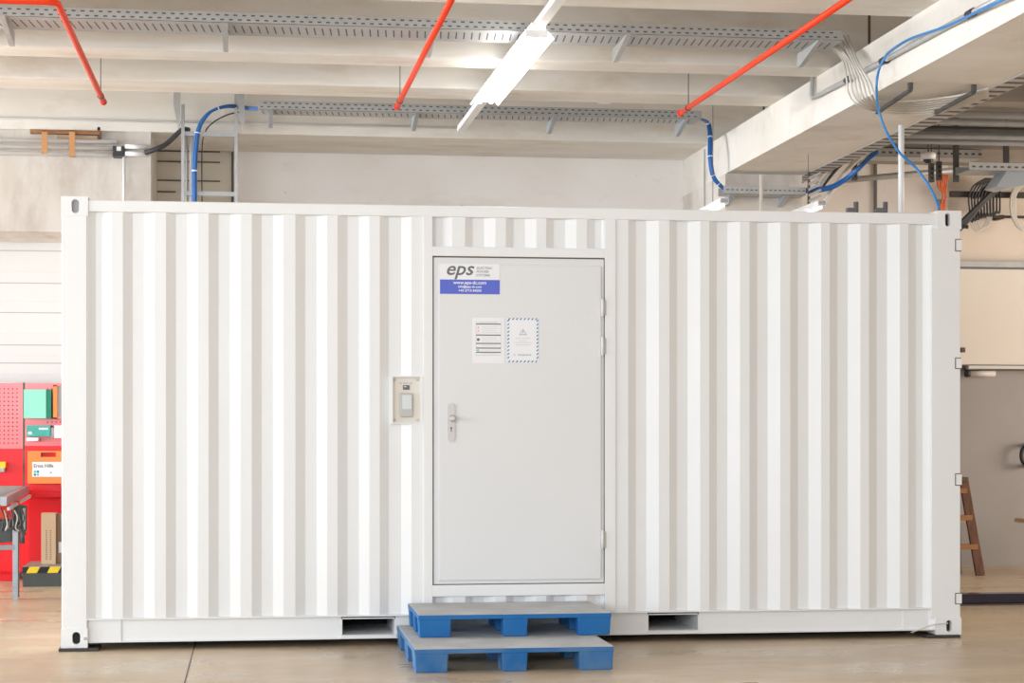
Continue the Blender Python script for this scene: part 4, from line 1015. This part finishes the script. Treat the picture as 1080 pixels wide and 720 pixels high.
# first aid case
y1_ = yt-0.14
a, b = at(29, 475.5, y1_), at(100, 509.5, y1_)
t = thing('first_aid_case', ((a.x+b.x)/2, y1_, b.z), 'orange first aid case with white label on the red tool wall', 'case')
m = MB(); hx0, hx1 = at(43, 480, y1_).x, at(59, 480, y1_).x; hzt, hzb = at(40, 477, y1_).z, at(40, 481.8, y1_).z
m.box(a.x, hx0, y1_, yt, hzb, a.z, 'orange_plastic'); m.box(hx1, b.x, y1_, yt, hzb, a.z, 'orange_plastic'); m.box(hx0, hx1, y1_, yt, hzt, a.z, 'orange_plastic'); m.box(a.x, b.x, y1_, yt, b.z, hzb, 'orange_plastic')
m.box(hx0, hx1, y1_+0.04, yt, hzb, hzt, 'red_cabinet'); m.build('shell', t)
la0, la1 = at(34, 487, y1_), at(100, 502.5, y1_)
m = MB(); m.box(la0.x, la1.x, y1_-0.002, y1_, la1.z, la0.z, 'label_white')
m.text('Erste Hilfe', la0.x+0.012, la0.z-0.052, y1_-0.003, 0.046, 'ink_grey', thick=0.001, sx=0.95); m.box(la0.x+0.25, la1.x-0.02, y1_-0.003, y1_-0.002, la0.z-0.040, la0.z-0.032, 'ink_light')
for i in range(2):
    for j in range(2): m.box(la0.x+0.014+i*0.028, la0.x+0.036+i*0.028, y1_-0.003, y1_-0.002, la1.z+0.010+j*0.028, la1.z+0.032+j*0.028, 'ink_green' if (i+j) % 2 else 'ink_stripe_blue')
m.box(la0.x+0.165, la0.x+0.185, y1_-0.003, y1_-0.002, la1.z+0.035, la1.z+0.045, 'ink_grey')
m.build('case_label', t, label='white label with first aid lettering')
a, b = at(-6, 487, yt-0.1), at(5.5, 497.5, yt-0.1); mz = (a.z+b.z)/2
MB().box(a.x, b.x, yt-0.1, yt, mz-0.01, a.z, 'hazard_yellow').box(a.x, b.x-0.01, yt-0.1, yt, b.z, mz-0.01, 'grey_plastic').build('tape_measure', label='yellow and grey tool hanging at the left edge of the red panel', cat='tool')
# platform with hazard tape
pf = atz(45, 618.5, 0); yf = pf.y; ztp = at(45, 597, yf).z; xl_ = at(24, 600, yf).x; xr_ = xl_+0.75
ybk = atz(45, 591.5, ztp).y
pl = thing('platform', ((xl_+xr_)/2, yf+0.2, 0), 'low dark platform with yellow and black hazard tape beside the container', 'platform')
m = MB(); m.box(xl_, xr_, yf, ybk, 0, ztp-0.012, 'platform_dark'); m.build('body', pl)
B(xl_-0.004, xr_, yf-0.004, ybk, ztp-0.012, ztp, 'platform_top').build('top_mat', pl)
z1_, z0_ = ztp-0.004, at(45, 604, yf).z
m = MB(); m.box(xl_-0.004, xr_, yf-0.006, yf-0.003, z0_, z1_, 'hole_dark')
x = xl_+0.03
while x < xr_-0.15: m.prism([(x, z0_), (x+0.095, z0_), (x+0.125, z1_), (x+0.03, z1_)], yf-0.0075, yf-0.006, 'hazard_yellow'); x += 0.185
m.build('hazard_tape', pl, label='yellow and black striped tape')
ycb = (yf+ybk)/2-0.04
a, b = at(43.5, 541, ycb), at(59, 592, ycb)
m = MB(); m.box(a.x, b.x, ycb, ycb+0.14, ztp, a.z, 'cardboard'); 
for k in range(2):
    xx0 = a.x+(b.x-a.x)*(0.3+0.28*k)
    for j in range(14): m.box(xx0, xx0+0.014, ycb-0.001, ycb, ztp+0.04+j*0.02, ztp+0.052+j*0.02, 'cardboard_dark')
m.box(b.x-0.003, b.x, ycb-0.001, ycb, ztp, a.z, 'cardboard_dark')
m.build('cardboard_carton', label='tall light brown cardboard carton standing on the hazard-taped platform', cat='carton')
m = MB(); m.box(b.x+0.004, b.x+0.16, ycb+0.03, ycb+0.17, ztp, a.z-0.01, 'cardboard_dark'); m.box(b.x+0.02, b.x+0.12, ycb+0.029, ycb+0.03, ztp+0.1, ztp+0.2, 'label_white')
m.build('cardboard_carton', label='dark brown carton behind the container post, right of the tall pale carton', cat='carton')
# assembly bench at the left edge
yb0 = atz(16, 632, 0).y
xbl = at(16, 600, yb0).x
bn = thing('assembly_bench', (xbl-0.3, yb0+0.3, 0), 'aluminium framed assembly bench with cables cut by the left edge', 'bench')
zt_bn = at(16, 522, yb0).z
def bl(px, py, Y=None): return at(px, py, Y if Y is not None else yb0)
zb_n = 0.865
RA = atz(28, 516, zb_n); RN = atz(-30, 546, zb_n); rd = (RN-RA).normalized(); rs = Vector((rd.y, -rd.x, 0))
if rs.x > 0: rs = -rs
def legm(p_):
    m = MB(); x, y = p_.x, p_.y
    m.box(x-0.022, x+0.022, y, y+0.045, 0, zb_n-0.03, 'aluminium'); m.box(x+0.022, x+0.030, y+0.01, y+0.035, 0.02, zb_n-0.05, 'galvanised_dark')
    z = 0.05
    while z < 0.45: m.box(x-0.004, x+0.004, y-0.001, y, z, z+0.012, 'ink_mid'); z += 0.03
    return m
P0 = Vector((xbl, yb0, zb_n))
for p_ in (P0, P0+rd*2.3, P0+rs*0.55+rd*0.1, P0+rs*0.55+rd*2.4): legm(p_).build('leg', bn)
for o_ in (Vector((0, 0, 0)), rs*0.55):
    MB().bar(RA+o_, RA+o_+rd*3.0, 0.045, 0.07, 'aluminium').build('top_rail', bn)
MB().bar(RA-rs*0.035+Vector((0, 0, -0.06)), RA-rs*0.035+rd*3.0+Vector((0, 0, -0.06)), 0.02, 0.025, 'galvanised').build('guide_rail', bn)
for t_ in (0.03, 2.97): MB().bar(RA+rd*t_+rs*0.02, RA+rd*t_+rs*0.53, 0.045, 0.05, 'aluminium').build('cross_rail', bn)
for k in range(18):
    q = RA+rd*(0.15+0.16*k)+Vector((0, 0, 0.015))
    MB().tube([q+rs*0.03, q+rs*0.52], 0.024, 'galvanised', 12).build('roller', bn)
zlr = at(5, 577, yb0).z
for q in (P0, P0+rd*2.3):
    MB().bar(Vector((q.x, q.y+0.02, zlr)), Vector((q.x, q.y+0.02, zlr))+rs*0.55+rd*0.1, 0.04, 0.04, 'aluminium').build('lower_rail', bn)
MB().bar(P0+rs*0.45+Vector((0, 0.02, -0.62)), P0+rs*0.1+Vector((0, 0.02, zlr-zb_n)), 0.035, 0.03, 'galvanised_dark', up=(0, 1, 0)).build('brace', bn)
a, b = bl(-10, 532), bl(7, 547)
B(a.x, b.x, yb0+0.05, yb0+0.25, b.z, a.z, 'red_pipe').build('motor_cover', bn, bevel=0.006)
a, b = bl(14, 528), bl(20, 540)
B(a.x, b.x, yb0-0.01, yb0+0.1, b.z, a.z, 'red_pipe').build('motor_cover', bn, bevel=0.004)
a, b = bl(-10, 549), bl(11, 572)
B(a.x, b.x, yb0+0.03, yb0+0.35, b.z, a.z, 'platform_dark').build('drive_box', bn, bevel=0.006)
a, b = bl(15, 533), bl(27, 560)
m = MB(); m.box(a.x, b.x, yb0-0.03, yb0+0.12, b.z, a.z, 'platform_dark'); m.box(a.x+0.03, a.x+0.05, yb0-0.032, yb0-0.03, b.z+0.06, b.z+0.08, 'hole_dark'); m.box(b.x-0.02, b.x, yb0-0.034, yb0-0.03, b.z+0.01, a.z-0.02, 'galvanised'); m.build('control_box', bn, bevel=0.005)
a, b = bl(20, 556), bl(27, 573)
MB().tube([(b.x-0.03, yb0+0.02, b.z), (b.x-0.03, yb0+0.02, a.z)], 0.022, 'galvanised_dark', 10).build('pneumatic_cylinder', bn)
m = MB()
for k in range(7):
    x = 1+k*3.6
    m.tube(spline([bl(x, 535+k % 3*3, yb0-0.04), bl(x+3, 546+k % 2*6, yb0-0.06), bl(x+1, 560-k, yb0-0.05), bl(x+5, 552+k*2, yb0-0.04)]), 0.006, ['cable_black', 'cable_white', 'galvanised_dark'][k % 3], 6)
m.build('cable_loop', bn)
